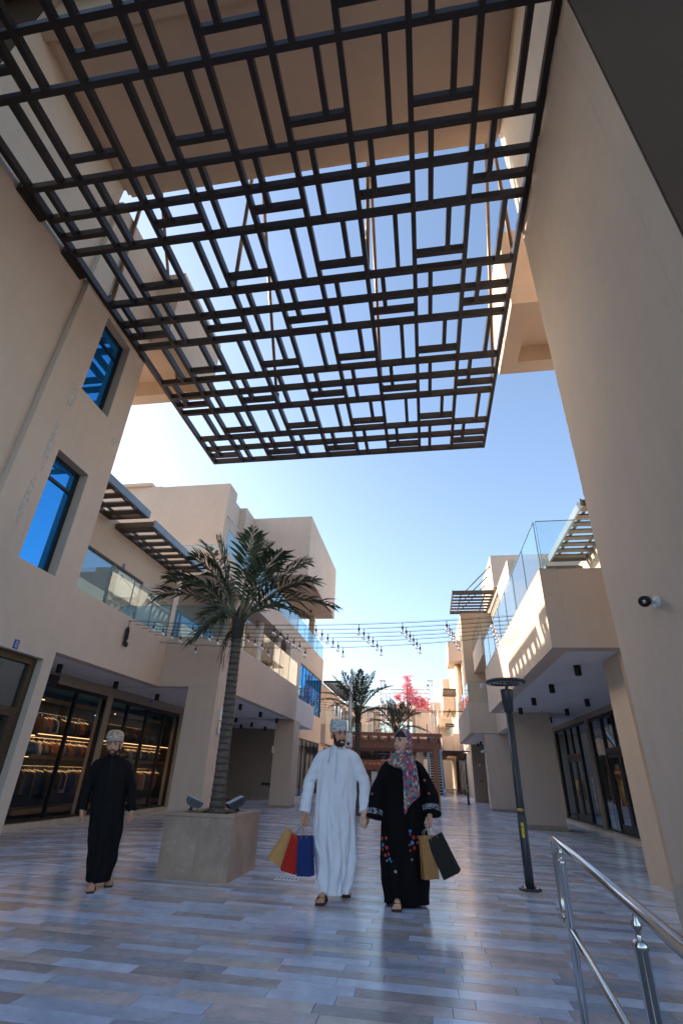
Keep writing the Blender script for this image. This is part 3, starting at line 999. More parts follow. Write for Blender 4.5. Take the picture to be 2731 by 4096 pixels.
downlights(RB, [(2.65, 9.29), (2.65, 11.32), (2.65, 13.33), (2.65, 15.31), (3.9, 9.3), (3.9, 11.37), (3.9, 13.39), (3.9, 15.38), (3.9, 17.54), (3.9, 19.5)], 3.0)
def door_bay(root, y0, y1, ya, yb):
    """aluminium shopfront: side lights, double door with pull bars, transom lights"""
    x = 4.74
    z0, z1 = .103, 2.857
    bx = [(x, x + .09, y0, y0 + .06, z0, z1), (x, x + .09, y1 - .06, y1, z0, z1), (x, x + .09, y0 + .06, y1 - .06, z1 - .07, z1), (x, x + .09, y0 + .06, y1 - .06, z0, z0 + .05)]
    for yy in (ya, yb):
        bx.append((x - .01, x + .10, yy - .04, yy + .04, z0 + .001, z1 - .071))
    bx.append((x - .01, x + .10, ya + .041, yb - .041, 1.90, 2.02))
    f = P("shopfront", "frame_dark", root, bx)
    P("pane", "shop_glass_dark", f, [(x + .03, x + .04, y0 + .062, ya - .042, z0 + .052, z1 - .072)])
    P("pane", "shop_glass_dark", f, [(x + .03, x + .04, yb + .042, y1 - .062, z0 + .052, z1 - .072)])
    ym = (ya + yb) / 2
    P("mullion", "frame_dark", f, [(x, x + .08, ym - .025, ym + .025, 2.021, z1 - .072)])
    P("pane", "shop_glass_dark", f, [(x + .03, x + .04, ya + .042, ym - .027, 2.022, z1 - .073)])
    P("pane", "shop_glass_dark", f, [(x + .03, x + .04, ym + .027, yb - .042, 2.022, z1 - .073)])
    for a, b, s in ((ya + .045, ym - .006, 1), (ym + .006, yb - .045, -1)):
        d = P("door", "frame_dark", root, [(x + .01, x + .06, a, a + .09, z0 + .055, 1.895), (x + .01, x + .06, b - .09, b, z0 + .055, 1.895), (x + .01, x + .06, a + .09, b - .09, 1.80, 1.895), (x + .01, x + .06, a + .09, b - .09, z0 + .055, z0 + .22)])
        P("pane", "shop_glass_dark", d, [(x + .03, x + .04, a + .091, b - .091, z0 + .221, 1.799)])
        yh = b - .05 if s > 0 else a + .05
        h = MB()
        h.tube([(x - .06, yh, .72), (x - .06, yh, 1.28)], .014, 8)
        h.tube([(x - .06, yh, .80), (x + .02, yh, .80)], .009, 6)
        h.tube([(x - .06, yh, 1.20), (x + .02, yh, 1.20)], .009, 6)
        h.build("handle", "brass_label", d)
door_bay(RB, 16.843, 20.87, 17.92, 19.58)
door_bay(RB, 12.9, 16.535, 13.72, 15.48)
door_bay(RB, 9.02, 12.88, 10.0, 11.7)
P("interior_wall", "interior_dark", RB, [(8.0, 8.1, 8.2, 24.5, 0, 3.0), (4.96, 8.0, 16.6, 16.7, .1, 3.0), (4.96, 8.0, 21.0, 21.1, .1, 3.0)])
P("interior_floor", "interior_floor", RB, [(4.96, 8.0, 8.2, 21, .03, .10)])
lt = P("window_letters", "shop_glass", RB, [(4.716, 4.718, 17.0, 17.2, .55, 1.35)])
for k, ch in enumerate("ZTUB"):
    text_part("letter", ch, .17, "sign_grey", (4.712, 17.12, 1.26 - .2 * k), FACE_NX, lt)
slat_canopy("slatted canopy over the right balcony, the middle one", 3.85, 4.9, 10.80, 14.28, 6.96, 8, 4.9)
slat_canopy("slatted canopy over the right balcony, half hidden by the pier", 3.85, 4.9, 8.1, 10.50, 7.06, 6, 4.9)
slat_canopy("slatted canopy over the right balcony, its far one low behind the glass", 3.85, 4.9, 14.75, 18.4, 6.86, 8, 4.9)

# right brow block beside the lattice
RW = thing("brow_building", "sunlit beige upper block on the right with a deep coffered soffit", "building", (2.4, 7.5, 10.1))
brow(RW, 2.42, 8.4, 8.2, 10.5, 11.0, 13.75, 0.42)
P("stem", "plaster", RW, [(4.91, 8.4, 5.94, 8.198, 7.3, 13.7), (5.5, 8.4, 8.2, 10.4, 7.2, 10.995)])

# ================================================================== right middle building
RM = thing("corner_building", "beige building in the right middle with stacked balconies and tall pilaster", "building", (1.96, 28, 0))
P("balcony", "plaster", RM, [(1.96, 2.2, 24.58, 33, 3.0, 4.28), (2.202, 4.6, 24.58, 24.8, 3.0, 4.28), (2.202, 4.6, 24.802, 33, 3.02, 4.0)], label="lower balcony, sun on its street side")
P("balcony_soffit", "soffit", RM, [(2.202, 4.6, 24.802, 33, 2.985, 3.018)])
P("pillar", "plaster", RM, [(2.58, 4.69, 24.60, 25.4, 0, 2.984)])
P("skirting", "skirting", RM, [(2.565, 4.69, 24.585, 25.415, 0, .12)])
P("recess_wall", "plaster_brown", RM, [(2.59, 4.6, 32.7, 33, 0, 2.984)])
glass_rail(RM, ((2.02, 24.62), (2.02, 32.9)), 4.28, 5.2, 5)
glass_rail(RM, ((2.05, 24.6), (4.5, 24.6)), 4.28, 5.2, 2)
P("back_wall", "plaster", RM, [(4.6, 9, 24.8, 40, 0, 11.4), (3.38, 4.598, 33.0, 33.3, 4.0, 11.0)])
P("pilaster", "plaster_warm", RM, [(2.62, 3.376, 33.01, 34.2, 0, 11.0)])
P("upper_balcony", "plaster", RM, [(3.19, 3.4, 27.6, 33.0, 7.1, 8.3), (3.402, 4.598, 27.6, 27.8, 7.1, 8.3), (3.402, 4.598, 27.802, 33.0, 7.1, 7.9)])
glass_rail(RM, ((3.24, 27.65), (3.24, 32.9)), 8.3, 9.2, 3)
glass_rail(RM, ((3.26, 27.63), (4.5, 27.63)), 8.3, 9.2, 1)
downlights(RM, [(2.9, 26), (2.9, 28), (2.9, 30), (2.9, 31.6)], 2.985)
downlights(RM, [(4.0, 29.0), (4.0, 31.5)], 7.1)
P("roof_block", "plaster", RM, [(4.4, 9, 29.0, 34.5, 11.402, 13.45)])
ub = P("door", "frame_bronze", RM, [(4.0, 4.06, 32.96, 32.995, 4.0, 6.2), (4.9, 4.5, 32.96, 32.995, 6.14, 6.2)])
P("wall_box", "sign_grey", RM, [(2.92, 3.04, 32.66, 32.698, 1.85, 1.97)])
P("fire_alarm_box", "red_box", RM, [(2.98, 3.08, 32.65, 32.698, 1.05, 1.15)])
slat_canopy("slatted canopy high on the right with tie rods above", 1.95, 4.4, 29.0, 33.4, 11.05, 7, 4.4, edge="canopy_metal")
for k, (yy, zz) in enumerate(((29.4, 12.9), (31.2, 12.9), (33.0, 12.9))):
    t = MB()
    t.tube([(4.4, yy, zz), (2.7, yy, 11.25)], .035, 8)
    t.box(4.36, 4.42, yy - .08, yy + .08, zz - .1, zz + .1)
    t.build("tie_rod", "canopy_metal", RM)

RF = thing("far_right_building", "far beige building on the right with overhanging cornice block", "building", (2.3, 45, 0))
P("wall", "plaster", RF, wall_x(3.0, 3.3, 40.02, 62, 0, 12.5, [(46, 60, .02, 2.8)]) + [(3.302, 9, 40.02, 62, 3.2, 12.5), (4.5, 9, 40.03, 62, 0, 3.19)])
P("cornice_block", "plaster", RF, [(2.0, 3.6, 40.0, 43.5, 9.3, 10.8)])
P("balcony", "plaster", RF, [(2.2, 2.998, 46, 58, 3.2, 4.5)])
glass_rail(RF, ((2.25, 46), (2.25, 58)), 4.5, 5.4, 5)
MB().lathe([(.25, 4.2), (.25, 9.3)], 18, (2.75, 41.5, 0)).build("column", "plaster", RF)
P("upper_block", "plaster", RF, [(1.8, 2.998, 52, 60, 7.2, 9.0)])
downlights(RF, [(2.4, 53 + 2 * k) for k in range(4)], 7.2)
glazing(RF, 3.2, 46, 60, .02, 2.8, 7, "shop_glass_dark")
slat_canopy("small slatted canopy on the far right building", 1.7, 2.98, 47, 51, 8.1, 6, 3.0, edge="canopy_metal")

RG = thing("end_right_building", "pale block at the far end of the right side with recessed balconies", "building", (2.2, 64, 0))
P("wall", "plaster", RG, [(3.2, 9, 62.02, 78, 0, 11.6), (2.2, 3.198, 62.05, 70, 9.9, 11.6), (1.55, 3.198, 66, 78, 7.25, 8.7)])
P("balcony", "plaster", RG, [(1.6, 3.198, 64, 74, 3.2, 4.6)])
downlights(RG, [(2.6, 63 + 1.8 * k) for k in range(4)], 9.9)

# ================================================================== terrace bridge and end building
TB = thing("terrace_bridge", "raised terrace crossing the street far behind the pergola", "bridge", (-2.5, 50, 0))
P("deck", "plaster", TB, [(-6.88, -0.15, 46.0, 72, 3.2, 4.30), (1.35, 2.18, 46.0, 72, 3.2, 4.30), (-.148, 1.348, 50.0, 72, 3.2, 4.30)])
P("support_wall", "plaster_brown", TB, [(-6.88, -3.5, 52, 52.3, 0, 3.2)])
P("pillar", "plaster", TB, [(-3.9, -3.3, 46.4, 47, 0, 3.2)])
P("pillar", "plaster", TB, [(-.9, -.3, 46.4, 47, 0, 3.2)])
glass_rail(TB, ((-6.8, 46.1), (-.25, 46.1)), 4.30, 5.0, 5, "rail_glass")
glass_rail(TB, ((1.40, 46.1), (2.1, 46.1)), 4.30, 5.6, 1, "rail_glass")
EB = thing("end_building", "pale end building closing the street with a stepped portal frame", "building", (-3, 78, 0))
P("wall", "plaster", EB, [(-13, -6.8, 76, 80, 0, 9.9), (-6.8, -1.9, 76, 80, 8.4, 10.3), (-1.9, 9, 76, 80, 0, 10.7), (-6.8, -1.9, 76, 80, 0, 4.6)])
P("portal_band", "plaster_warm", EB, [(-7.7, -1.15, 75.7, 75.99, 9.2, 9.5), (-7.7, -7.4, 75.7, 75.99, 4.3, 9.2), (-1.45, -1.15, 75.7, 75.99, 4.3, 9.2)])
P("portal_band", "plaster_brown", EB, [(-7.3, -1.55, 75.8, 75.99, 8.8, 9.1), (-7.3, -7.0, 75.8, 75.99, 4.3, 8.8), (-1.85, -1.55, 75.8, 75.99, 4.3, 8.8)])
P("pier", "plaster", EB, [(-4.9, -3.8, 76.2, 79.6, 4.6, 8.4)])
P("string_course", "plaster_warm", EB, [(-.7, 4, 75.9, 75.99, 8.6, 8.72), (-13, -8.2, 75.9, 75.99, 8.6, 8.72)])
# ================================================================== lamp posts
def lamp_post(x, y, label):
    t = thing("street_lamp", label, "lamp", (x, y, ZT), "ring headed street lamps")
    MB().lathe([(.05, ZT), (.05, 1.0), (.049, 2.06)], 18, (x, y, 0)).build("pole", "lamp_post_paint", t)
    MB().lathe([(.052, ZT), (.056, ZT + .002), (.056, .80), (.0495, .805)], 18, (x, y, 0)).build("sleeve", "lamp_post_paint", t)
    b = MB().lathe([(.13, ZT), (.135, ZT + .004), (.135, ZT + .018), (.06, ZT + .022)], 20, (x, y, 0)).build("base_plate", "lamp_post_paint", t)
    for k in range(4):
        a = PI / 4 + k * PI / 2
        MB().lathe([(.016, .03), (.016, .055), (.009, .056), (.009, .085)], 8, (x + .1 * math.cos(a), y + .1 * math.sin(a), 0)).build("bolt", "steel", b)
    MB().lathe([(.049, 2.05), (.062, 2.055), (.088, 2.33), (.08, 2.36)], 18, (x, y, 0)).build("neck", "lamp_post_paint", t)
    MB().tube([(x, y, 2.34), (x + .02, y, 2.45)], .022, 8).build("arm", "lamp_post_paint", t)
    r = MB()
    cx, cz = x, 2.46
    r.lathe([(.185, 0), (.20, -.022), (.27, -.020), (.285, .0), (.275, .022), (.195, .018), (.185, 0)], 40, (cx, y, cz), caps=False)
    ring = r.build("lamp_ring", "lamp_post_paint", t)
    s = MB()
    s.tube([(cx - .2, y, cz), (cx + .2, y, cz)], .012, 6)
    s.build("spoke", "lamp_post_paint", ring)
    e = MB()
    for k in range(28):
        a = 2 * PI * k / 28
        e.ell((cx + .225 * math.cos(a), y + .225 * math.sin(a), cz - .024), (.014, .014, .006), 8, 5)
    e.build("led_lens", "white_plastic", ring)
    q = MB()
    n = 10
    q.rings([[(x + .0575 * math.sin(-.55 + .62 * i / n), y - .0575 * math.cos(-.55 + .62 * i / n), z) for i in range(n + 1)] for z in (.56, .72)], False, False)
    q.f = q.f[:-1]; q.mi = q.mi[:-1]; q.sm = q.sm[:-1]
    lab = q.build("warning_label", "yellow_label", t)
    MB().add([(x - .032, y - .0590, .665), (x - .008, y - .0590, .665), (x - .02, y - .0590, .69)], [(0, 1, 2)]).build("warning_sign", "lamp_black", lab)
    text_part("lettering", "230V", .02, "lamp_black", (x - .02, y - .0592, .61), FACE_NY, lab, extrude=.0004)
    MB().ell((x - .015, y - .052, .86), (.045, .012, .022), 14, 8).build("name_badge", "brass_label", t)
    return t
lamp_post(1.18, 7.75, "grey street lamp with flat ring head standing near the steel handrail")
lamp_post(1.98, 29.5, "small far street lamp with ring head beside the corner building")

# ================================================================== planter, palm and floodlights
PX0, PX1, PY0, PY1 = -3.30, -2.40, 6.83, 7.92
pl = thing("planter", "square polished brown stone planter holding the near palm", "planter", (-2.85, 7.37, 0))
P("stone_panel", "planter_stone", pl, [(PX0, -2.836, PY0, PY0 + .03, ZT, .665)])
P("stone_panel", "planter_stone", pl, [(-2.834, PX1, PY0, PY0 + .03, ZT, .665)])
P("stone_panel", "planter_stone", pl, [(PX1 - .03, PX1, PY0 + .031, 7.38, ZT, .665)])
P("stone_panel", "planter_stone", pl, [(PX1 - .03, PX1, 7.382, PY1, ZT, .665)])
P("stone_panel", "planter_stone", pl, [(PX0, PX0 + .03, PY0 + .031, PY1, ZT, .665)])
P("stone_panel", "planter_stone", pl, [(PX0 + .031, PX1 - .031, PY1 - .03, PY1, ZT, .665)])
P("rim", "planter_stone", pl, [(PX0 - .015, PX1 + .015, PY0 - .015, PY0 + .14, .667, .70), (PX0 - .015, PX1 + .015, PY1 - .14, PY1 + .015, .667, .70),
                               (PX0 - .015, PX0 + .14, PY0 + .141, PY1 - .141, .667, .70), (PX1 - .14, PX1 + .015, PY0 + .141, PY1 - .141, .667, .70)])
P("soil", "soil", pl, [(PX0 + .032, PX1 - .032, PY0 + .032, PY1 - .032, .3, .60)])

M("frond_green", (0.026, 0.052, 0.020), 0.55, var=0.4, scale=7, spec=0.5, col2=(0.060, 0.080, 0.028))
M("frond_dry", (0.10, 0.065, 0.035), 0.8, var=0.3, scale=20)
M("frond_stem", (0.16, 0.15, 0.075), 0.6, var=0.25, scale=12)
M("trunk_bark", (0.125, 0.098, 0.075), 0.85, var=0.35, scale=14, bump=0.5, bscale=60)
M("trunk_ring", (0.062, 0.050, 0.041), 0.9, var=0.3, scale=20, bump=0.4, bscale=60)

def frond_mesh(p0, p1, droop, nleaf, ll, rr, torn=0.0):
    """one pinnate leaf from its base to its tip: arching midrib and two rows of narrow folded leaflets"""
    p0, p1 = Vector(p0), Vector(p1)
    mb = MB()
    L_ = (p1 - p0).length
    side0 = (p1 - p0).cross(Vector((0, 0, 1)))
    if side0.length < .05: side0 = Vector((1, 0, 0))
    side0.normalize()
    ns = 14
    pts = []
    for i in range(ns + 1):
        t = i / ns
        p = p0.lerp(p1, t) + Vector((0, 0, 1)) * (droop * L_ * math.sin(PI * t) * (1 - .35 * t))
        pts.append(p)
    mb.cur = 1
    mb.tube(pts, [0.021 * (1 - .85 * i / ns) * (L_ / 1.6) + .002 for i in range(ns + 1)], 6)
    mb.cur = 0
    for k in range(nleaf):
        t = .16 + .84 * (k + .5) / nleaf
        i = min(ns - 1, int(t * ns))
        base = pts[i].lerp(pts[i + 1], t * ns - i)
        tang = (pts[i + 1] - pts[i]).normalized()
        side = tang.cross(Vector((0, 0, 1)))
        if side.length < .2: side = side0.copy()
        side.normalize()
        upv = side.cross(tang).normalized()
        env = (math.sin(PI * min(1, max(.0, (t - .08) * 1.05))) ** .55) * (1 if t < .8 else 1 - (t - .8) * 2.2)
        for sg in (-1, 1):
            if rr.random() < torn: continue
            l = ll * max(.25, env) * rr.uniform(.8, 1.12)
            ang = rr.uniform(.72, 1.10) * (1 - .40 * t)
            d = (tang * math.cos(ang) + side * sg * math.sin(ang) + upv * rr.uniform(.05, .38)).normalized()
            w = l * .040 + .007
            wn = d.cross(upv)
            wn.normalize()
            dr = Vector((0, 0, -1)) * l * rr.uniform(.10, .45)
            a = base
            m_ = base + d * l * .45 + upv * w * .35 + dr * .15
            e = base + d * l + dr
            q1, q2 = m_ + wn * w + upv * w * .5, m_ - wn * w + upv * w * .5
            o = rr.uniform(-.3, .3)
            e2 = base + d * l * .78 + dr * .6
            r1, r2_ = e2 + wn * w * (.62 + o * .3) + upv * w * .2, e2 - wn * w * (.62 - o * .3) + upv * w * .2
            mb.add([a, q1, m_, q2, r1, e2, r2_, e], [(0, 1, 2), (0, 2, 3), (1, 4, 5, 2), (2, 5, 6, 3), (4, 7, 5), (5, 7, 6)])
    return mb

def palm(label, base, crown, tips, r0, r1, nleaf, ll, seed, dead=True, group="palm trees", torn=.04):
    rr = random.Random(seed)
    t = thing("palm_tree", label, "palm tree", base, group)
    b, c = Vector(base), Vector(crown)
    H = (c - b).length
    nr = max(10, int(H / .085))
    mb = MB()
    prof = []
    n = 16
    rings = []
    for i in range(nr * 3 + 1):
        u = i / (nr * 3)
        p = b.lerp(c, u)
        r = r0 + (r1 - r0) * u ** .7 + .035 * math.exp(-u * 14)
        ph = i % 3
        r *= (1.035, 1.0, .975)[ph]
        rings.append((p, r, ph))
    rs = [[(p.x + r * math.cos(2 * PI * k / n) * (1 + .015 * math.sin(4 * PI * k / n + i * .5)), p.y + r * math.sin(2 * PI * k / n), p.z + .008 * math.sin(2 * PI * k / n + i * .9) + .005 * math.sin(6 * PI * k / n + i * 1.7)) for k in range(n)] for i, (p, r, ph) in enumerate(rings)]
    mb.smooth = True
    mb.rings(rs)
    for f in range((len(rs) - 1) * n):
        mb.mi[f] = 1 if (f // n) % 3 == 2 else 0
    mb.build("trunk", ["trunk_bark", "trunk_ring"], t)
    s = MB()
    s.lathe([(r1 * 1.0, -.28), (r1 * 1.28, -.1), (r1 * 1.3, .05), (r1 * .7, .25), (.02, .33)], 12, c)
    for k in range(50):
        a = rr.uniform(0, 2 * PI)
        z = rr.uniform(-.12, .2)
        p = c + Vector((math.cos(a) * r1, math.sin(a) * r1, z))
        s.tube([p, p + Vector((math.cos(a) * .05, math.sin(a) * .05, rr.uniform(-.1, .02))), p + Vector((math.cos(a) * .07, math.sin(a) * .07, rr.uniform(-.22, -.08)))], [.006, .004, .001], 4)
    s.build("crown_shaft", "trunk_ring", t)
    for i, tp in enumerate(tips):
        tp = Vector(tp)
        a = math.atan2(tp.y - c.y, tp.x - c.x)
        p0 = c + Vector((math.cos(a) * r1 * .8, math.sin(a) * r1 * .8, rr.uniform(.0, .12)))
        rise = (tp.z - c.z) / (tp - c).length
        fm = frond_mesh(p0, tp, .10 if rise > .75 else .17, nleaf, ll, rr, torn * (3 if rise < .3 else 1))
        fm.build("frond", ["frond_green", "frond_stem"], t)
    if dead:
        d = MB()
        for k in range(16):
            a = rr.uniform(PI * .75, PI * 1.4)
            p = c + Vector((math.cos(a) * r1, math.sin(a) * r1, -.05))
            q = p + Vector((rr.uniform(-.16, -.02), rr.uniform(-.08, .04), rr.uniform(-.3, -.1)))
            d.tube([p, q, q + Vector((rr.uniform(-.06, .03), 0, rr.uniform(-.55, -.2)))], [.006, .005, .002], 4)
        d.build("dead_strands", "frond_dry", t)
    return t
tips1 = [(-4.2, 6.9, 3.62), (-4.51, 7.7, 4.2), (-3.80, 6.5, 3.75), (-3.63, 6.8, 4.24), (-4.04, 7.9, 5.0), (-3.44, 7.2, 4.75), (-2.68, 6.95, 4.76), (-2.81, 8.0, 5.0),
         (-2.07, 6.7, 4.2), (-2.3, 7.7, 4.47), (-1.82, 7.6, 4.41), (-1.52, 6.9, 3.8), (-1.28, 7.5, 3.54), (-1.6, 6.6, 3.12), (-3.4, 6.9, 2.85), (-3.89, 8.3, 3.57), (-3.1, 6.4, 4.0), (-2.6, 6.3, 3.9)]
palm("tall palm with ringed trunk growing from the stone planter", (-2.85, 7.4, .595), (-2.9, 7.4, 3.25), tips1[:-2], .094, .076, 30, .48, 3)
def round_tips(c, n, R, rr, zmin=.1, zmax=1.45):
    out = []
    for i in range(n):
        a = 2 * PI * i / n * 2.618 + rr.uniform(-.2, .2)
        e = zmin + (zmax - zmin) * (i / n) ** .8
        l = R * rr.uniform(.9, 1.1)
        out.append((c[0] + math.cos(a) * l * math.cos(e), c[1] + math.sin(a) * l * math.cos(e), c[2] + l * math.sin(e)))
    return out
rr = random.Random(8)
palm("palm in front of the wooden pergola beside the grey camera pole", (-2.36, 18.5, ZT), (-2.36, 18.5, 3.05), round_tips((-2.36, 18.5, 3.05), 22, 1.6, rr, -.05), .115, .085, 30, .34, 5, group="palm trees")
palm("short bushy palm behind the wooden pergola", (-1.55, 28, ZT), (-1.55, 28, 3.25), round_tips((-1.55, 28, 3.25), 24, 1.75, rr, -.05, 1.3), .12, .10, 26, .36, 6, dead=False)
palm("thin little far palm left of the direction sign", (-3.55, 37, ZT), (-3.55, 37, 2.35), round_tips((-3.55, 37, 2.35), 10, 1.0, rr, -.3, 1.0), .09, .07, 16, .25, 7, dead=False)
palm("far palm under the terrace behind the direction sign", (-2.6, 40, ZT), (-2.6, 40, 2.3), round_tips((-2.6, 40, 2.3), 10, 1.0, rr, -.3, 1.0), .09, .07, 16, .25, 9, dead=False)

def floodlight(cx, cy, rot, label):
    t = thing("floodlight", label, "floodlight", (0, 0, 0), "floodlights on the planter")
    b = MB()
    sec = [(-.10, -.05), (-.075, -.075), (0, -.085), (.075, -.075), (.11, -.04), (.115, .01), (-.11, .01)]
    b.rings([[(x, y, z) for y, z in sec] for x in (-.075, -.07, .07, .075)])
    b.build("housing", "lamp_post_paint", t)
    l = MB()
    for i in range(5):
        for j in range(7):
            x, y = -.06 + i * .03, -.095 + j * .0315
            l.box(x - .012, x + .012, y - .012, y + .012, .0105, .017)
    l.build("led_lens", "sign_grey", t)
    f = MB()
    for s in (-1, 1):
        for j in range(3):
            f.box(s * .076, s * .078, -.055 + j * .012, -.049 + j * .012, -.055, -.01)
            f.box(s * .076, s * .078, .035 + j * .012, .041 + j * .012, -.055, -.01)
            f.box(s * .076, s * .078, -.012, .022, -.05 + j * .015, -.044 + j * .015)
    f.build("vent_slot", "lamp_black", t)
    k = MB()
    k.box(-.03, .03, -.03, .03, -.13, -.12)
    k.box(-.012, .012, -.02, .02, -.12, -.07)
    k.build("bracket", "lamp_black", t)
    t.rotation_euler = rot
    t.location = (cx, cy, .70 + .135)
    return t
floodlight(-3.02, 7.02, (-.35, .0, -1.1), "grey led floodlight on the planter, left of the palm trunk, tilted down")
floodlight(-2.55, 7.22, (.42, .0, -.9), "grey led floodlight on the planter, right of the palm trunk, lens grid up")

# ================================================================== stainless handrail
hr = thing("handrail", "polished stainless steel handrail with two rails at lower right", "handrail", (.55, 1.9, 0))
def rx(y): return .73 - .095 * (3.7 - y)
def arc(c, a0, a1, r, n=7):
    return [(rx(c[0] + r * math.cos(a0 + (a1 - a0) * i / n)), c[0] + r * math.cos(a0 + (a1 - a0) * i / n), c[1] + r * math.sin(a0 + (a1 - a0) * i / n)) for i in range(n + 1)]
top = [(rx(.2), .2, .90), (rx(3.58), 3.58, .90)] + arc((3.60, .82), PI / 2, 0, .08) + [(rx(3.68), 3.68, .62)] + arc((3.60, .60), 0, -PI / 2, .08)[1:]
mid = [(rx(3.52), 3.52, .52), (rx(.2), .2, .52)]
MB().tube(top, .0180, 16).build("top_rail", "steel", hr)
MB().tube([top[-1]] + mid, .0165, 16).build("mid_rail", "steel", hr)
for yy in (3.42, 1.85, .4):
    x = rx(yy)
    pm = MB()
    pm.lathe([(.0188, ZT), (.0188, .80), (.0205, .802), (.0205, .815), (.014, .822), (.008, .824), (.008, .842), (.013, .848), (.014, .858), (.008, .868), (.008, .882)], 16, (x, yy, 0))
    po = pm.build("post", "steel", hr)
    MB().lathe([(.05, ZT), (.05, ZT + .012), (.024, ZT + .02)], 18, (x, yy, 0)).build("base_plate", "steel", po)

# ================================================================== festoon lights across the street
m, nt, out = nodes_of("bulb_glass")
tr_ = N(nt, "BsdfTransparent", Color=(0.93, 0.93, 0.95, 1))
gl_ = N(nt, "BsdfGlossy", Color=(1, 1, 1, 1), Roughness=0.02)
fr_ = N(nt, "LayerWeight", Blend=0.35)
mx_ = N(nt, "MixShader")
nt.links.new(fr_.outputs["Fresnel"], mx_.inputs[0])
nt.links.new(tr_.outputs[0], mx_.inputs[1])
nt.links.new(gl_.outputs[0], mx_.inputs[2])
nt.links.new(mx_.outputs[0], out.inputs["Surface"])
sock = MB().lathe([(.006, 0), (.009, -.01), (.006, -.02), (.006, -.055), (.016, -.06), (.018, -.10), (.014, -.105)], 10).mesh("socket", "cable")
bulb = MB().lathe([(.012, -.103), (.014, -.115), (.030, -.135), (.036, -.155), (.030, -.178), (.012, -.19), (.002, -.192)], 14).mesh("bulb", "bulb_glass")
fila = MB().tube([(0, 0, -.105), (.004, 0, -.15), (-.004, .002, -.165), (0, 0, -.17)], .004, 5).mesh("filament", "white_plastic")
def festoon(a, b, sag, n, t0, dt, label, group, sc=1.0):
    a, b = Vector(a), Vector(b)
    t = thing("festoon_light", label, "string lights", tuple(a), group)
    pts = []
    for i in range(25):
        u = i / 24
        pts.append(a.lerp(b, u) - Vector((0, 0, sag * 4 * u * (1 - u))))
    cbl = MB()
    cbl.tube(pts, .0048 * sc, 6)
    cbl.tube([p + Vector((0, .01, .022 * sc)) for p in pts], .002 * sc, 4)
    cbl.build("cable", "cable", t)
    for k in range(n):
        u = t0 + k * dt
        if u > .985: break
        p = a.lerp(b, u) - Vector((0, 0, sag * 4 * u * (1 - u)))
        s = put("socket", sock, t)
        s.location = p - a
        s.scale = (sc, sc, sc)
        put("bulb", bulb, s)
        put("filament", fila, s)
order = ("nearest", "second", "third", "fourth", "fifth", "farthest")
for k in range(6):
    festoon((-6.64, 10.15 + .31 * k, 4.13 - (.12 if k == 5 else 0)), (1.96, 10.52 + .34 * k, 4.25), .15 + .012 * k, 9, .075 + .008 * k, .1085,
            "%s of the six strings of clear bulbs crossing the street beside the palm crown" % order[k], "near festoon strings", 1.25)
far_o = ("nearest", "second", "third", "last")
for k in range(4):
    festoon((-7.14, 29.2 + .6 * k, 4.9 - .1 * k), (1.95, 27.0 + .5 * k, 4.15 + .05 * k), .10, 9, .07 + .012 * k, .108,
            "%s of the four strings of bulbs far down the street near the pink tree" % far_o[k], "far festoon strings", 1.25)

# ================================================================== cameras, cables and small wall fittings
cc = thing("security_camera", "dark bullet security camera on white base on the right pier", "camera", (2.18, 4.77, 2.7))
MB().rings([[(2.178 - dx, 4.77 + r * math.cos(2 * PI * k / 16), 2.70 + r * math.sin(2 * PI * k / 16)) for k in range(16)] for dx, r in ((0, .055), (.02, .055), (.028, .045))]).build("wall_base", "white_plastic", cc)
MB().tube([(2.15, 4.77, 2.70), (2.10, 4.75, 2.69), (2.08, 4.74, 2.70)], .018, 8).build("arm", "white_plastic", cc)
d = Vector((-.5, -.75, -.30)).normalized()
c0 = Vector((2.07, 4.745, 2.705))
bm2 = MB()
bm2.tube([c0 - d * .03, c0 - d * .025, c0 + d * .10, c0 + d * .105], [.036, .045, .05, .05], 18)
bd = bm2.build("camera_body", "lamp_black", cc)
MB().tube([c0 + d * .106, c0 + d * .109], .043, 18).build("lens_face", "frame_dark", bd)
MB().tube([c0 + d * .109, c0 + d * .114], .018, 12).build("lens", "steel", bd)

c2 = thing("security_camera", "small white bullet camera on the corner building pillar", "camera", (2.55, 24.6, 2.3))
MB().tube([(2.58, 24.7, 2.30), (2.5, 24.62, 2.29)], .03, 8).build("wall_base", "white_plastic", c2)
MB().tube([(2.52, 24.62, 2.29), (2.36, 24.42, 2.24)], .05, 12).build("camera_body", "white_plastic", c2)
c3 = thing("security_camera", "white dome camera over the far right balcony glass", "camera", (2.7, 24.75, 5.2))
MB().ell((2.72, 25.2, 5.08), (.07, .07, .09), 14, 8).build("dome", "white_plastic", c3)
MB().lathe([(.075, 0), (.08, .02), (.08, .06), (.03, .1)], 14, (2.72, 25.2, 5.12)).build("housing", "white_plastic", c3)
rl = random.Random(4)
cbd = thing("cable_bundle", "coil of black cable hanging on the left parapet", "cable", (-6.62, 10.18, 4.1))
mb = MB()
for k in range(9):
    y0 = 10.16 + rl.uniform(-.03, .03)
    w = rl.uniform(.015, .045)
    z0, z1 = 3.98 + rl.uniform(-.03, .02), 3.66 + rl.uniform(-.05, .05)
    x = -6.61 + rl.uniform(0, .03)
    mb.tube([(x, y0 - w, z0 - .05), (x, y0, z0), (x, y0 + w, z0 - .06), (x + .01, y0 + w, z1 + .05), (x, y0, z1), (x + .01, y0 - w, z1 + .06), (x, y0 - w, z0 - .05)], .008, 5)
mb.build("coil", "cable", cbd)
MB().tube([(-6.63, 10.25, 4.15), (-6.61, 10.18, 4.12), (-6.61, 10.17, 3.98)], .006, 5).build("lead", "cable", cbd)
pu = MB()
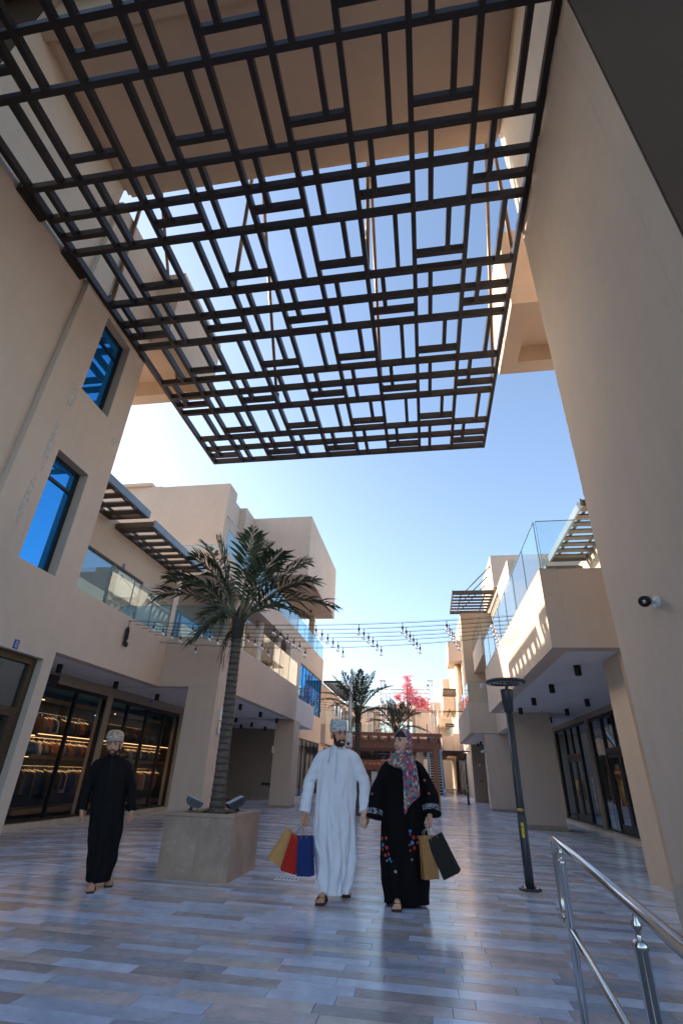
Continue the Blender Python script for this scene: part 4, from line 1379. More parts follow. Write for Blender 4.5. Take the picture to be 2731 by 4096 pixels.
for k in range(4): pu.box(-6.61, -6.57, 10.11 + k * .035, 10.135 + k * .035, 3.58 - .02 * (k % 2), 3.66)
pu.build("plug", "cable", cbd)
wb = thing("wall_light", "white wall lamp on the right wall behind the lamp post", "wall lamp", (3.12, 20.5, 2.6))
MB().beam((3.12, 20.6, 2.85), (3.0, 20.2, 2.35), .12, .06).build("body", "white_plastic", wb)
we = thing("wall_light", "small wall lamp under the left arcade pillar", "wall lamp", (-6.0, 24.8, 2.1))
MB().box(-7.25, -7.17, 24.72, 24.88, 1.95, 2.25).build("body", "sign_grey", we)
wp = thing("junction_box", "white junction box with wrapped cable on the left pillar side", "box", (-5.06, 12.5, 2.2))
MB().box(-5.072, -5.02, 12.42, 12.56, 2.28, 2.55).build("cover", "white_plastic", wp)
MB().ell((-5.04, 12.52, 2.08), (.035, .07, .16), 10, 8).build("cable_wrap", "white_plastic", wp)

# ================================================================== pole with camera box
po = thing("camera_pole", "grey pole with a white camera box standing behind the man in white", "pole", (-2.56, 18.0, 0))
MB().lathe([(.062, ZT), (.062, 4.25), (.03, 4.28)], 16, (-2.56, 18.0, 0)).build("pole", "aluminium", po)
MB().lathe([(.14, ZT), (.14, ZT + .02), (.07, ZT + .03)], 16, (-2.56, 18.0, 0)).build("base_plate", "aluminium", po)
bx = P("camera_box", "white_plastic", po, [(-2.70, -2.46, 17.84, 17.935, 2.0, 2.42)])
MB().ell((-2.58, 17.80, 2.10), (.05, .05, .06), 14, 8).build("dome", "lamp_black", bx)
MB().lathe([(.055, 2.12), (.06, 2.13), (.06, 2.2), (.03, 2.22)], 14, (-2.58, 17.80, 0)).build("dome_housing", "white_plastic", bx)

# ================================================================== wooden pergolas
def pergola(label, x0, x1, y0, y1, h, nraf, group, sc=1.0):
    t = thing("wooden_pergola", label, "pergola", ((x0 + x1) / 2, y0, 0), group)
    for px in (x0 + .28, x1 - .28):
        for py in (y0 + .10, y1 - .10):
            o = P("post", "wood_red", t, [(px - .085, px + .085, py - .085, py + .085, ZT, h - .50)])
            P("post_foot", "frame_dark", o, [(px - .10, px + .10, py - .10, py + .10, ZT, ZT + .05)])
    for py in (y0 + .10, y1 - .10):
        P("beam", "wood_red", t, [(x0 + .05, x1 - .05, py - .08, py + .08, h - .498, h - .25)])
    st = (x1 - x0 - .3) / (nraf - 1)
    for k in range(nraf):
        px = x0 + .15 + k * st
        mb = MB()
        prof = [(y0 - .42, h - .12), (y0 - .36, h - .20), (y0 - .22, h - .249), (y1 + .22, h - .249), (y1 + .36, h - .20), (y1 + .42, h - .12), (y1 + .42, h - .07), (y0 - .42, h - .07)]
        mb.rings([[(px + s, y, z) for y, z in prof] for s in (-.05, .05)])
        mb.build("rafter", "wood_red", t)
    for py in (y0 + .10, y1 - .10):
        P("top_board", "wood_red", t, [(x0, x1, py - .06, py + .06, h - .068, h + .06)])
pergola("large red brown wooden pergola behind the couple", -3.6, .62, 21.7, 25.2, 2.68, 11, "wooden pergolas")
pergola("small far wooden pergola seen between the couple", -4.6, -2.2, 36.0, 38.0, 2.0, 8, "wooden pergolas")

# ================================================================== signs
def ar(s): return s[::-1]
sg = thing("direction_sign", "maroon direction sign with white arrow beside the woman's head", "sign", (-1.67, 24.0, 0))
P("panel", "sign_maroon", sg, [(-2.46, -1.70, 25.45, 25.49, 1.84, 2.33)])
P("panel", "sign_maroon", sg, [(-1.60, -.9, 25.45, 25.49, 1.84, 2.33)])
P("post", "sign_grey", sg, [(-1.69, -1.61, 25.43, 25.51, ZT, 2.36)])
yf = 25.447
mb = MB()
mb.box(-2.28, -1.74, yf - .003, yf, 2.068, 2.092)
mb.beam((-2.39, yf - .002, 2.08), (-2.29, yf - .002, 2.20), .004, .024, (0, 1, 0))
mb.beam((-2.39, yf - .002, 2.08), (-2.29, yf - .002, 1.96), .004, .024, (0, 1, 0))
mb.build("arrow", "sign_white", sg)
text_part("lettering", ar("\ufe8d\ufedf\ufebc\ufeae\ufe8d\ufed1 \ufe8d\ufef5\ufedf\ufef2"), .085, "sign_grey", (-2.02, yf - .002, 2.25), FACE_NY, sg)
text_part("lettering", "ATM", .075, "sign_grey", (-2.02, yf - .002, 2.155), FACE_NY, sg)
text_part("lettering", ar("\ufe8d\ufedf\ufee4\ufebc\ufecc\ufeaa"), .085, "sign_grey", (-2.02, yf - .002, 1.985), FACE_NY, sg)
text_part("lettering", "LIFT", .075, "sign_grey", (-2.02, yf - .002, 1.895), FACE_NY, sg)
s2 = thing("direction_sign", "maroon arrow sign on a grey post on the far right terrace", "sign", (2.17, 46.5, 4.3))
P("panel", "sign_maroon", s2, [(1.69, 2.43, 46.6, 46.65, 5.02, 5.33)])
P("post", "sign_grey", s2, [(2.14, 2.20, 46.66, 46.72, 4.3, 5.4)])
mb = MB()
mb.box(1.80, 2.38, 46.594, 46.599, 5.165, 5.185)
mb.beam((1.75, 46.596, 5.175), (1.82, 46.596, 5.25), .004, .02, (0, 1, 0))
mb.beam((1.75, 46.596, 5.175), (1.82, 46.596, 5.10), .004, .02, (0, 1, 0))
mb.build("arrow", "sign_white", s2)
ds = thing("directory_sign", "pale floor directory board listing 2 1 G B between the couple", "sign", (-2.9, 30, 0))
P("board", "sign_white", ds, [(-3.03, -2.72, 30.0, 30.05, .62, 1.36)])
P("stand", "lamp_black", ds, [(-2.95, -2.80, 30.0, 30.06, ZT, .62)])
for k, ch in enumerate("21GB"):
    text_part("level_mark", ch, .12, "lamp_black", (-2.97, 29.996, 1.26 - .165 * k), FACE_NY, ds)
    P("text_line", "sign_grey", ds, [(-2.89, -2.75, 29.996, 29.999, 1.275 - .165 * k, 1.29 - .165 * k)])
    P("text_line", "sign_grey", ds, [(-2.89, -2.77, 29.996, 29.999, 1.235 - .165 * k, 1.25 - .165 * k)])

# ================================================================== escalator
es = thing("escalator", "escalator with black steps and blue lit glass sides climbing to the terrace", "escalator", (.55, 40, 0))
EX0, EX1, EY0, EY1, EH = .0, 1.2, 40.0, 47.6, 4.3
nst = 24
for k in range(nst):
    a = EY0 + .5 + (EY1 - EY0 - .6) * k / nst
    z = .1 + EH * k / nst
    o = P("step", "frame_dark", es, [(EX0 + .2, EX1 - .2, a, a + .36, z, z + .15)])
    P("nosing", "aluminium", o, [(EX0 + .22, EX1 - .22, a - .006, a, z + .125, z + .151)])
M("escalator_skirt", (0.18, 0.30, 0.48), 0.3, metal=0.6, var=0.1)
for s, x in (("l", EX0), ("r", EX1 - .18)):
    mb = MB()
    mb.rings([[(xx, EY0 - .3, ZT), (xx, EY0 - .3, .3), (xx, EY0 + .5, .35), (xx, EY1, EH + .15), (xx, EY1 + .6, EH + .15), (xx, EY1 + .6, EH - .6), (xx, EY1 - .3, EH - 1.0), (xx, EY0 + 1.2, ZT)] for xx in (x, x + .18)])
    mb.build("truss_side", "escalator_skirt", es)
    xm = x + .09
    g_ = MB()
    g_.add([(xm, EY0 - .1, .3), (xm, EY0 + .5, .36), (xm, EY1, EH + .16), (xm, EY1 + .5, EH + .16), (xm, EY1 + .5, EH + .95), (xm, EY1, EH + .95), (xm, EY0 + .3, 1.05), (xm, EY0 - .2, .95)], [(0, 1, 6, 7), (1, 2, 5, 6), (2, 3, 4, 5)])
    gp = g_.build("glass_side", "rail_glass_tint", es)
    MB().tube([(xm, EY0 - .1, .45), (xm, EY0 - .42, .62), (xm, EY0 - .4, .9), (xm, EY0 - .1, 1.02), (xm, EY0 + .4, 1.08), (xm, EY1, EH + 1.0), (xm, EY1 + .5, EH + 1.0)], .04, 8).build("handrail_belt", "rubber", es)

# ================================================================== pink blossom trees, truss frame and a person-high lift on the terrace
M("blossom", (0.68, 0.11, 0.19), 0.6, var=0.3, scale=2, col2=(0.85, 0.30, 0.36))
M("twig", (0.10, 0.075, 0.06), 0.9, var=0.3, scale=10)
def blossom_tree(label, base, H, lobes, seed, nleaf, size):
    rr = random.Random(seed)
    t = thing("blossom_tree", label, "tree", base, "pink blossom trees")
    b = Vector(base)
    tr = MB()
    fork = b + Vector((.05, 0, H * .38))
    tr.tube([b, b + Vector((.02, 0, H * .2)), fork], [.16 * H / 6, .13 * H / 6, .12 * H / 6], 10)
    tr.build("trunk", "twig", t)
    br = MB()
    for (c, r) in lobes:
        c = Vector(c)
        mid = fork.lerp(c, .5) + Vector((rr.uniform(-.15, .15), rr.uniform(-.15, .15), .1))
        br.tube([fork, mid, c], [.08 * H / 6, .05 * H / 6, .015], 7)
        for k in range(6):
            e = c + Vector((rr.gauss(0, r[0] * .5), rr.gauss(0, r[1] * .5), rr.gauss(0, r[2] * .5)))
            br.tube([mid.lerp(c, rr.uniform(.2, .9)), e], [.02, .006], 5)
    br.build("limbs", "twig", t)
    cr_ = MB()
    tot = sum(r[0] * r[1] * r[2] for c, r in lobes) ** 1
    for (c, r) in lobes:
        c = Vector(c)
        n = int(nleaf * (r[0] * r[1] * r[2]) / tot)
        clumps = [c + Vector((rr.uniform(-1, 1) * r[0], rr.uniform(-1, 1) * r[1], rr.uniform(-1, 1) * r[2])) * (rr.random() ** .4) for _ in range(max(6, n // 45))]
        for k in range(n):
            q = rr.choice(clumps) + Vector((rr.gauss(0, .13), rr.gauss(0, .13), rr.gauss(0, .10))) * (H / 6)
            a = Vector((rr.gauss(0, 1), rr.gauss(0, 1), rr.gauss(0, 1))).normalized()
            bb = a.cross(Vector((rr.gauss(0, 1), rr.gauss(0, 1), rr.gauss(0, 1)))).normalized()
            s = size * rr.uniform(.6, 1.3)
            cr_.add([q - a * s, q + bb * s * .5, q + a * s, q - bb * s * .5], [(0, 1, 2, 3)])
    cr_.build("crown", "blossom", t)
blossom_tree("tall pink blossom tree rising above the far terrace", (-1.85, 56, 4.3), 6.6,
             [((-1.75, 56, 10.2), (.45, .5, .95)), ((-1.6, 56, 9.3), (.75, .7, .7)), ((-1.3, 56, 8.4), (1.1, .8, .55)), ((-.3, 56, 8.0), (.9, .8, .75)), ((-2.9, 56, 8.7), (.5, .5, .45)), ((-2.6, 56, 7.9), (.35, .35, .3))], 3, 5200, .085)
blossom_tree("low pink blossom shrub behind the pergola top", (-4.1, 47.5, 4.3), .8, [((-4.0, 47.5, 4.75), (.45, .3, .18))], 5, 500, .06)
def truss(name, label, p, q, w, n, up=(0, 1, 0)):
    p, q = Vector(p), Vector(q)
    t = thing(name, label, "truss", tuple(p), "aluminium stage trusses")
    d = (q - p).normalized()
    a = d.cross(Vector(up)).normalized() * w / 2
    b = d.cross(a).normalized() * w / 2
    cs = [a + b, a - b, -a - b, -a + b]
    for c in cs:
        MB().tube([p + c, q + c], .035, 6).build("chord", "aluminium", t)
    L_ = (q - p).length
    mb = MB()
    for k in range(n):
        s, e = p + d * (L_ * k / n), p + d * (L_ * (k + 1) / n)
        for i in range(4):
            c0_, c1_ = cs[i], cs[(i + 1) % 4]
            mb.tube([s + c0_, s + c1_], .018, 5)
            mb.tube([s + c0_, e + c1_] if k % 2 else [s + c1_, e + c0_], .018, 5)
    mb.build("lacing", "aluminium", t)
    return t
ty = 58.5
tl = truss("truss_tower", "silver truss tower left of the pink tree", (-4.65, ty, 4.3), (-4.65, ty, 10.7), .42, 14)
P("top_plate", "aluminium", tl, [(-5.0, -4.3, ty - .3, ty + .3, 10.72, 10.80)])
tr2 = truss("truss_tower", "silver truss tower right of the pink tree", (.72, ty, 4.3), (.72, ty, 10.75), .42, 14)
P("top_plate", "aluminium", tr2, [(.37, 1.07, ty - .3, ty + .3, 10.77, 10.85)])
truss("stage_truss", "silver truss beam crossing in front of the pink tree", (-4.4, ty - .3, 9.6), (.5, ty - .3, 9.6), .40, 12, (0, 0, 1))
t3 = truss("truss_tower", "shorter rear truss tower left of the pink tree", (-4.35, ty + 4, 4.3), (-4.35, ty + 4, 10.0), .42, 12)
truss("stage_truss", "rear silver truss beam behind the pink tree", (-4.1, ty + 4, 8.5), (-.6, ty + 4, 8.5), .40, 9, (0, 0, 1))
for x, lab in ((-4.3, "black chain hoist hanging from the left truss tower"), (.40, "black chain hoist hanging from the right truss tower")):
    h = thing("chain_hoist", lab, "hoist", (x, ty - .35, 10.3), "chain hoists")
    MB().ell((x, ty - .35, 10.25), (.10, .10, .14), 10, 8).build("motor", "lamp_black", h)
    MB().tube([(x, ty - .35, 10.2), (x, ty - .35, 9.75)], .02, 6).build("chain", "lamp_black", h)

# ================================================================== clothes in the lit shops
rail_x = -8.86
sh = thing("display_shelving", "dark display shelving with warm lit wooden shelves inside the left shops", "shelving", (rail_x, 13, .12))
for y0, y1 in ((10.75, 13.62), (13.70, 17.25)):
    P("lip", "wood_shelf", sh, [(rail_x + .21, rail_x + .225, y0, y1, 2.44, 2.54)])
    for z in (1.79, 1.355):
        o = P("shelf", "wood_shelf", sh, [(rail_x - .28, rail_x + .26, y0, y1, z - .045, z), (rail_x + .235, rail_x + .26, y0, y1, z - .085, z - .045)])
        P("led_strip", "led_warm", o, [(rail_x - .05, rail_x + .10, y0 + .05, y1 - .05, z - .056, z - .047)] + ([(rail_x + .262, rail_x + .266, y0 + .05, y1 - .05, z - .026, z - .014)] if z > 1.5 else []))  # glowing front edge, plus a wider underside strip added to light the clothes
    o = P("shelf", "interior_dark", sh, [(rail_x - .28, rail_x + .20, y0, y1, 2.50, 2.54)])
    P("led_strip", "led_warm", o, [(rail_x + .02, rail_x + .14, y0 + .05, y1 - .05, 2.492, 2.499)])  # this strip, its shelf and lip are added to light the top tier
    MB().tube([(rail_x, y0, 1.12), (rail_x, y1, 1.12)], .012, 8).build("hanging_rail", "steel", sh)
    MB().tube([(rail_x, y0, 2.22), (rail_x, y1, 2.22)], .010, 8).build("hanging_rail", "steel", sh)
    MB().tube([(rail_x, y0, 1.70), (rail_x, y1, 1.70)], .010, 8).build("hanging_rail", "steel", sh)
    P("upright", "frame_dark", sh, [(rail_x - .30, rail_x - .26, y0 - .01, y0 + .03, .125, 2.45)])
    P("back_panel", "interior_dark", sh, [(rail_x - .40, rail_x - .37, y0, y1, .125, 2.5)])
    P("plinth", "wood_shelf", sh, [(rail_x - .28, rail_x + .26, y0, y1, .20, .30)])
CLOTH = [("rust", (0.42, 0.13, 0.045)), ("navy", (0.014, 0.022, 0.050)), ("charcoal", (0.030, 0.030, 0.034)), ("white", (0.58, 0.58, 0.58)), ("tan", (0.40, 0.24, 0.13)), ("denim", (0.045, 0.10, 0.18)), ("brown", (0.14, 0.065, 0.032)), ("pink", (0.42, 0.20, 0.18)), ("black", (0.010, 0.010, 0.012)), ("grey", (0.20, 0.20, 0.21))]
for nme, c in CLOTH:
    M("cloth_" + nme, c, 0.9, var=0.3, scale=25, sheen=0.2)
def garment_mesh(h, w, cn, seed):
    rr = random.Random(seed)
    mb = MB()
    sec = [(.0, .10, .012), (-.03, .55, .022), (-.06, .82, .028), (-.14, .96, .030), (-.5 * h, .97, .034), (-h, 1.0, .040)]
    rings = []
    for z, fw, th in sec:
        ring = []
        n = 14
        for k in range(n):
            a = 2 * PI * k / n
            ring.append((w / 2 * fw * math.cos(a), th * math.sin(a) * (1 + .45 * math.sin(3 * a + seed)) + .006 * math.sin(z * 30 + k), z + .008 * math.cos(2 * a)))
        rings.append(ring)
    mb.smooth = True
    mb.rings(rings)
    me = mb.mesh("garment", "cloth_" + cn)
    return me
hang = MB().tube([(-.15, 0, -.03), (0, 0, .03), (0, 0, .075), (.02, 0, .09), (.03, 0, .075)], .006, 5)
hang.tube([(0, 0, .03), (.15, 0, -.03)], .006, 5)
hang_me = hang.mesh("hanger", "steel")
rg = random.Random(21)
gm = {}
gcount = {}
ORD = 'zeroth first second third fourth fifth sixth seventh eighth ninth tenth eleventh twelfth thirteenth fourteenth fifteenth sixteenth seventeenth eighteenth'.split()
def rail(y0, y1, z, step, h, w, palette, tier, bay):
    y = y0
    while y < y1:
        cn = rg.choices([p[0] for p in palette], [p[1] for p in palette])[0]
        hk = rg.choice((.85, 1.0, 1.12))
        key = (cn, round(h * hk, 2))
        if key not in gm: gm[key] = garment_mesh(h * hk, w, cn, len(gm))
        o = bpy.data.objects.new("garment", gm[key])
        COL.objects.link(o)
        o.location = (rail_x + rg.uniform(-.03, .03), y, z - .09)
        o.rotation_euler = (0, 0, rg.uniform(-.12, .25))
        gk = (cn, tier, bay)
        gcount[gk] = gcount.get(gk, 0) + 1
        tag(o, "%s %s garment from the left on the %s rail of the %s lit shop bay" % (ORD[gcount[gk]], cn, tier, bay), "garment", "garments on the %s rail, %s bay" % (tier, bay))
        hg = put("hanger", hang_me, o)
        y += step * rg.uniform(.75, 1.3)
rail(10.95, 12.75, 2.22, .085, .33, .40, [("rust", 4), ("denim", 2), ("charcoal", 2), ("white", 2), ("brown", 3), ("tan", 2)], "top", "near")
rail(10.9, 12.95, 1.70, .085, .25, .40, [("rust", 4), ("tan", 3), ("denim", 1), ("brown", 3), ("grey", 2), ("white", 1)], "middle", "near")
rail(10.85, 13.4, 1.12, .085, .46, .42, [("navy", 4), ("charcoal", 3), ("pink", 2), ("brown", 2), ("black", 3), ("grey", 1), ("white", 1)], "bottom", "near")
rail(14.9, 17.0, 1.70, .10, .25, .40, [("black", 4), ("charcoal", 3), ("grey", 2), ("navy", 2)], "middle", "far")
rail(13.9, 17.1, 1.12, .10, .42, .42, [("rust", 3), ("brown", 3), ("charcoal", 3), ("black", 3), ("tan", 2), ("navy", 2)], "bottom", "far")
M("felt_brown", (0.20, 0.105, 0.06), 0.85, var=0.2, scale=12, sheen=.3)
for y, lab in ((13.9, "brown felt hat on the top shop shelf beside the dividing post"), (14.22, "second brown felt hat on the top shop shelf, right of the first")):
    MB_ = MB().lathe([(.17, 1.795), (.172, 1.805), (.105, 1.812), (.10, 1.86), (.095, 1.93), (.06, 1.96), (.01, 1.965)], 20, (rail_x, y, 0))
    solo("felt_hat", MB_, "felt_brown", (rail_x, y, 1.79), lab, "hat", "hats on the shelf")
for i, y in enumerate((14.75, 15.25, 15.9, 16.4)):
    lab = ("first", "second", "third", "fourth")[i] + " dark rounded bag from the hats on the top shop shelf"
    b_ = thing("hand_bag", lab, "bag", (rail_x, y, 1.79), "bags on the shelf")
    MB().ell((rail_x, y, 1.93), (.10, .17, .138), 16, 10).build("body", "cloth_navy" if i % 2 else "cloth_black", b_)
    MB().tube([(rail_x, y - .09, 2.03), (rail_x, y - .05, 2.14), (rail_x, y + .05, 2.14), (rail_x, y + .09, 2.03)], .009, 6).build("handle", "cloth_brown", b_)
for i, (y, n) in enumerate(((13.05, 4), (13.35, 5), (12.95, 3))):
    z = 1.355 if i < 2 else 1.79
    f_ = thing("folded_clothes", ("pile of folded clothes on the middle shelf, left of two", "taller pile of folded clothes on the middle shelf", "pile of folded clothes on the top shelf")[i], "clothes", (rail_x, y, z), "folded clothes")
    for k in range(n):
        P("folded_garment", "cloth_" + ("grey", "navy", "white", "denim", "charcoal")[(k + i) % 5], f_, [(rail_x - .14, rail_x + .16, y - .12, y + .12, z + .003 + k * .035, z + .034 + k * .035)])
# ================================================================== people
def skin_mat(name, col):
    m, nt, out = nodes_of(name)
    b = N(nt, "BsdfPrincipled", Roughness=0.48)
    b.inputs["Subsurface Weight"].default_value = 0.12
    b.inputs["Subsurface Radius"].default_value = (0.012, 0.005, 0.003)
    b.inputs["Specular IOR Level"].default_value = 0.35
    tc = N(nt, "TexCoord")
    n1 = N(nt, "TexNoise", Scale=22.0, Detail=4.0)
    nt.links.new(tc.outputs["Object"], n1.inputs["Vector"])
    r = N(nt, "ValToRGB")
    r.color_ramp.elements[0].color = rgba(col, .86)
    r.color_ramp.elements[1].color = rgba((col[0] * 1.1, col[1] * 1.06, col[2] * 1.04))
    nt.links.new(n1.outputs["Fac"], r.inputs[0])
    nt.links.new(r.outputs[0], b.inputs["Base Color"])
    nt.links.new(b.outputs[0], out.inputs["Surface"])
skin_mat("skin_a", (0.62, 0.315, 0.19))
skin_mat("skin_b", (0.74, 0.43, 0.30))
skin_mat("skin_c", (0.58, 0.305, 0.19))
M("hair_black", (0.010, 0.008, 0.007), 0.55, var=0.3, scale=60)
M("beard", (0.028, 0.018, 0.014), 0.75, var=0.4, scale=90)
M("stubble", (0.10, 0.062, 0.045), 0.75, var=0.3, scale=90)
M("lip_a", (0.30, 0.12, 0.10), 0.45, var=0.1)
M("lip_b", (0.42, 0.11, 0.11), 0.4, var=0.1)
M("eye_white", (0.46, 0.43, 0.41), 0.2, var=0.02)
M("iris", (0.018, 0.010, 0.007), 0.15)
M("teeth", (0.78, 0.75, 0.70), 0.3, var=0.02)
M("robe_white", (0.84, 0.85, 0.89), 0.75, var=0.05, scale=4, sheen=0.2, bump=0.75, bscale=7, aniso=(1.4, 1.4, .55))
M("robe_black", (0.008, 0.0075, 0.0085), 0.8, var=0.3, scale=5, spec=0.12, bump=0.6, bscale=7, aniso=(1.4, 1.4, .5))
M("abaya_black", (0.006, 0.0055, 0.0065), 0.8, var=0.3, scale=5, spec=0.12, bump=0.6, bscale=7, aniso=(1.4, 1.4, .5))
M("leather_black", (0.016, 0.013, 0.012), 0.45, var=0.3, scale=40)
M("leather_brown", (0.045, 0.026, 0.018), 0.5, var=0.3, scale=40)
M("thread_grey", (0.42, 0.45, 0.52), 0.8)

def pattern_mat(name, cols, scale, thread=None, rough=0.85, edge=0.06, stretch=(1, 1, 1)):
    """printed or embroidered cloth: cells in several dyes with dark or pale outlines"""
    m, nt, out = nodes_of(name)
    b = N(nt, "BsdfPrincipled", Roughness=rough)
    b.inputs["Sheen Weight"].default_value = 0.15
    nt.links.new(b.outputs[0], out.inputs["Surface"])
    tc = N(nt, "TexCoord")
    mp = N(nt, "Mapping")
    mp.inputs["Scale"].default_value = stretch
    nt.links.new(tc.outputs["Object"], mp.inputs["Vector"])
    nz = N(nt, "TexNoise", Scale=scale * .6, Detail=2.0)
    nt.links.new(mp.outputs[0], nz.inputs["Vector"])
    mxv = N(nt, "VectorMath", operation='MULTIPLY_ADD')
    mxv.inputs[1].default_value = (.06, .06, .06)
    nt.links.new(nz.outputs["Color"], mxv.inputs[0])
    nt.links.new(mp.outputs[0], mxv.inputs[2])
    v = N(nt, "TexVoronoi", Scale=scale)
    nt.links.new(mxv.outputs[0], v.inputs["Vector"])
    sep = N(nt, "SeparateColor")
    nt.links.new(v.outputs["Color"], sep.inputs[0])
    r = N(nt, "ValToRGB")
    r.color_ramp.interpolation = 'CONSTANT'
    el = r.color_ramp.elements
    el[0].position, el[0].color = 0, rgba(cols[0])
    el[1].position, el[1].color = 1.0 / len(cols), rgba(cols[1])
    for i, c in enumerate(cols[2:], 2):
        e = el.new(i / len(cols))
        e.color = rgba(c)
    nt.links.new(sep.outputs[0], r.inputs[0])
    c_out = r.outputs[0]
    if thread:
        ve = N(nt, "TexVoronoi", Scale=scale, feature='DISTANCE_TO_EDGE')
        nt.links.new(mxv.outputs[0], ve.inputs["Vector"])
        mr = N(nt, "MapRange")
        mr.inputs["From Max"].default_value = edge
        mr.inputs["To Min"].default_value = 1.0
        mr.inputs["To Max"].default_value = 0.0
        nt.links.new(ve.outputs["Distance"], mr.inputs["Value"])
        mx = N(nt, "Mix", data_type='RGBA')
        nt.links.new(mr.outputs[0], mx.inputs["Factor"])
        nt.links.new(c_out, mx.inputs["A"])
        mx.inputs["B"].default_value = rgba(thread)
        c_out = mx.outputs["Result"]
    nt.links.new(c_out, b.inputs["Base Color"])
pattern_mat("cap_embroidery", [(0.66, 0.66, 0.66), (0.24, 0.22, 0.21), (0.60, 0.59, 0.58), (0.34, 0.32, 0.30)], 85, (0.70, 0.70, 0.70), edge=.12)
M("cap_white", (0.70, 0.70, 0.71), 0.85, var=0.08, scale=30)
pattern_mat("turban_print", [(0.56, 0.46, 0.34), (0.45, 0.10, 0.08), (0.58, 0.48, 0.38), (0.16, 0.18, 0.09), (0.42, 0.14, 0.10), (0.40, 0.24, 0.14)], 48, (0.64, 0.54, 0.42), edge=.10)
M("turban_band", (0.42, 0.39, 0.37), 0.85, var=0.2, scale=20)
pattern_mat("scarf_print", [(0.55, 0.035, 0.045), (0.035, 0.22, 0.36), (0.62, 0.50, 0.30), (0.52, 0.07, 0.17), (0.06, 0.30, 0.28), (0.62, 0.54, 0.46), (0.58, 0.15, 0.04), (0.10, 0.03, 0.10), (0.05, 0.08, 0.26), (0.50, 0.05, 0.06), (0.04, 0.18, 0.20)], 50, (0.16, 0.10, 0.11), edge=.04, stretch=(1, 1, .7))
pattern_mat("cuff_braid", [(0.02, 0.02, 0.024), (0.34, 0.36, 0.40), (0.03, 0.03, 0.034), (0.20, 0.21, 0.24)], 60)

def solidify(name, mb, voxel, smooth, mats, factor=.5):
    """fuse overlapping closed shapes into one skin"""
    me = bpy.data.meshes.new(name)
    me.from_pydata(mb.v, [], mb.f)
    o = bpy.data.objects.new(name, me)
    COL.objects.link(o)
    r = o.modifiers.new("r", 'REMESH')
    r.mode = 'VOXEL'
    r.voxel_size = voxel
    r.use_smooth_shade = True
    if smooth:
        s = o.modifiers.new("s", 'SMOOTH')
        s.factor = factor
        s.iterations = smooth
    dg = bpy.context.evaluated_depsgraph_get()
    new = bpy.data.meshes.new_from_object(o.evaluated_get(dg))
    bpy.data.objects.remove(o)
    new.name = name
    new.materials.clear()
    for mt in mats: new.materials.append(MATS[mt])
    new.polygons.foreach_set("use_smooth", [True] * len(new.polygons))
    return new

def frame(d, nrm):
    """rotation whose -z runs along d and -y along nrm"""
    z = -Vector(d).normalized()
    y = -Vector(nrm)
    y = (y - z * y.dot(z)).normalized()
    x = y.cross(z)
    return Matrix((x, y, z)).transposed()

def hand(mb, wrist, d, nrm, thumb, curl, spread=1.0, sc=1.0):
    """palm with four unequal curled fingers and a thumb leaving its side; nrm is the way the palm faces"""
    w = Vector(wrist)
    R = frame(d, nrm)
    T = lambda x, y, z: w + R @ (Vector((x, y, z)) * sc)
    mb.cap(T(0, 0, .03), T(0, 0, -.02), .026 * sc, .028 * sc)
    mb.ell(T(0, 0, -.055), (.040 * sc, .0165 * sc, .046 * sc), 14, 10, R)
    mb.ell(T(.012 * thumb, -.008, -.035), (.022 * sc, .016 * sc, .03 * sc), 10, 8, R)
    for k, (ox, ln) in enumerate(((-.030, .058), (-.0105, .072), (.0095, .076), (.029, .068))):
        ox *= -thumb * -1
        c = curl * (1 + .10 * k)
        p = Vector((ox, 0, -.092 + abs(ox) * .25))
        a = .12 + c * .35
        r = .0088
        for s, f in ((.44, 1.0), (.31, 1.55), (.25, 1.9)):
            q = p + Vector((ox * .12 * spread, -math.sin(min(a, 2.6)), -math.cos(min(a, 2.6)))) * ln * s
            mb.cap(T(*p), T(*q), r * sc, r * .93 * sc, 8)
            p = q
            r *= .93
            a += c * .55 * f
    tb = Vector((.030 * thumb, -.006, -.030))
    t1 = tb + Vector((.020 * thumb, -.012, -.030))
    t2 = t1 + Vector((-.002 * thumb, -.014, -.028))
    mb.cap(T(*tb), T(*t1), .0125 * sc, .0105 * sc, 8)
    mb.cap(T(*t1), T(*t2), .0105 * sc, .009 * sc, 8)

def foot(mb, x, y, yaw_, z0=.03):
    c, s = math.cos(yaw_), math.sin(yaw_)
    T = lambda a, b, z: Vector((x + a * c - b * s, y + a * s + b * c, z + z0))
    R = Matrix.Rotation(yaw_, 3, 'Z')
    mb.ell(T(0, .095, .035), (.034, .040, .038), 12, 8, R)
    mb.cap(T(0, .07, .035), T(0, -.04, .03), .036, .036)
    mb.ell(T(0, -.055, .022), (.046, .055, .024), 12, 8, R)
    for k in range(5):
        a = -.034 + k * .017
        sgn = 1
        ln = (.046, .050, .048, .042, .034)[k]
        mb.cap(T(a, -.085, .014), T(a * 1.08, -.095 - ln, .010), .0105 if k else .013, .0095, 8)

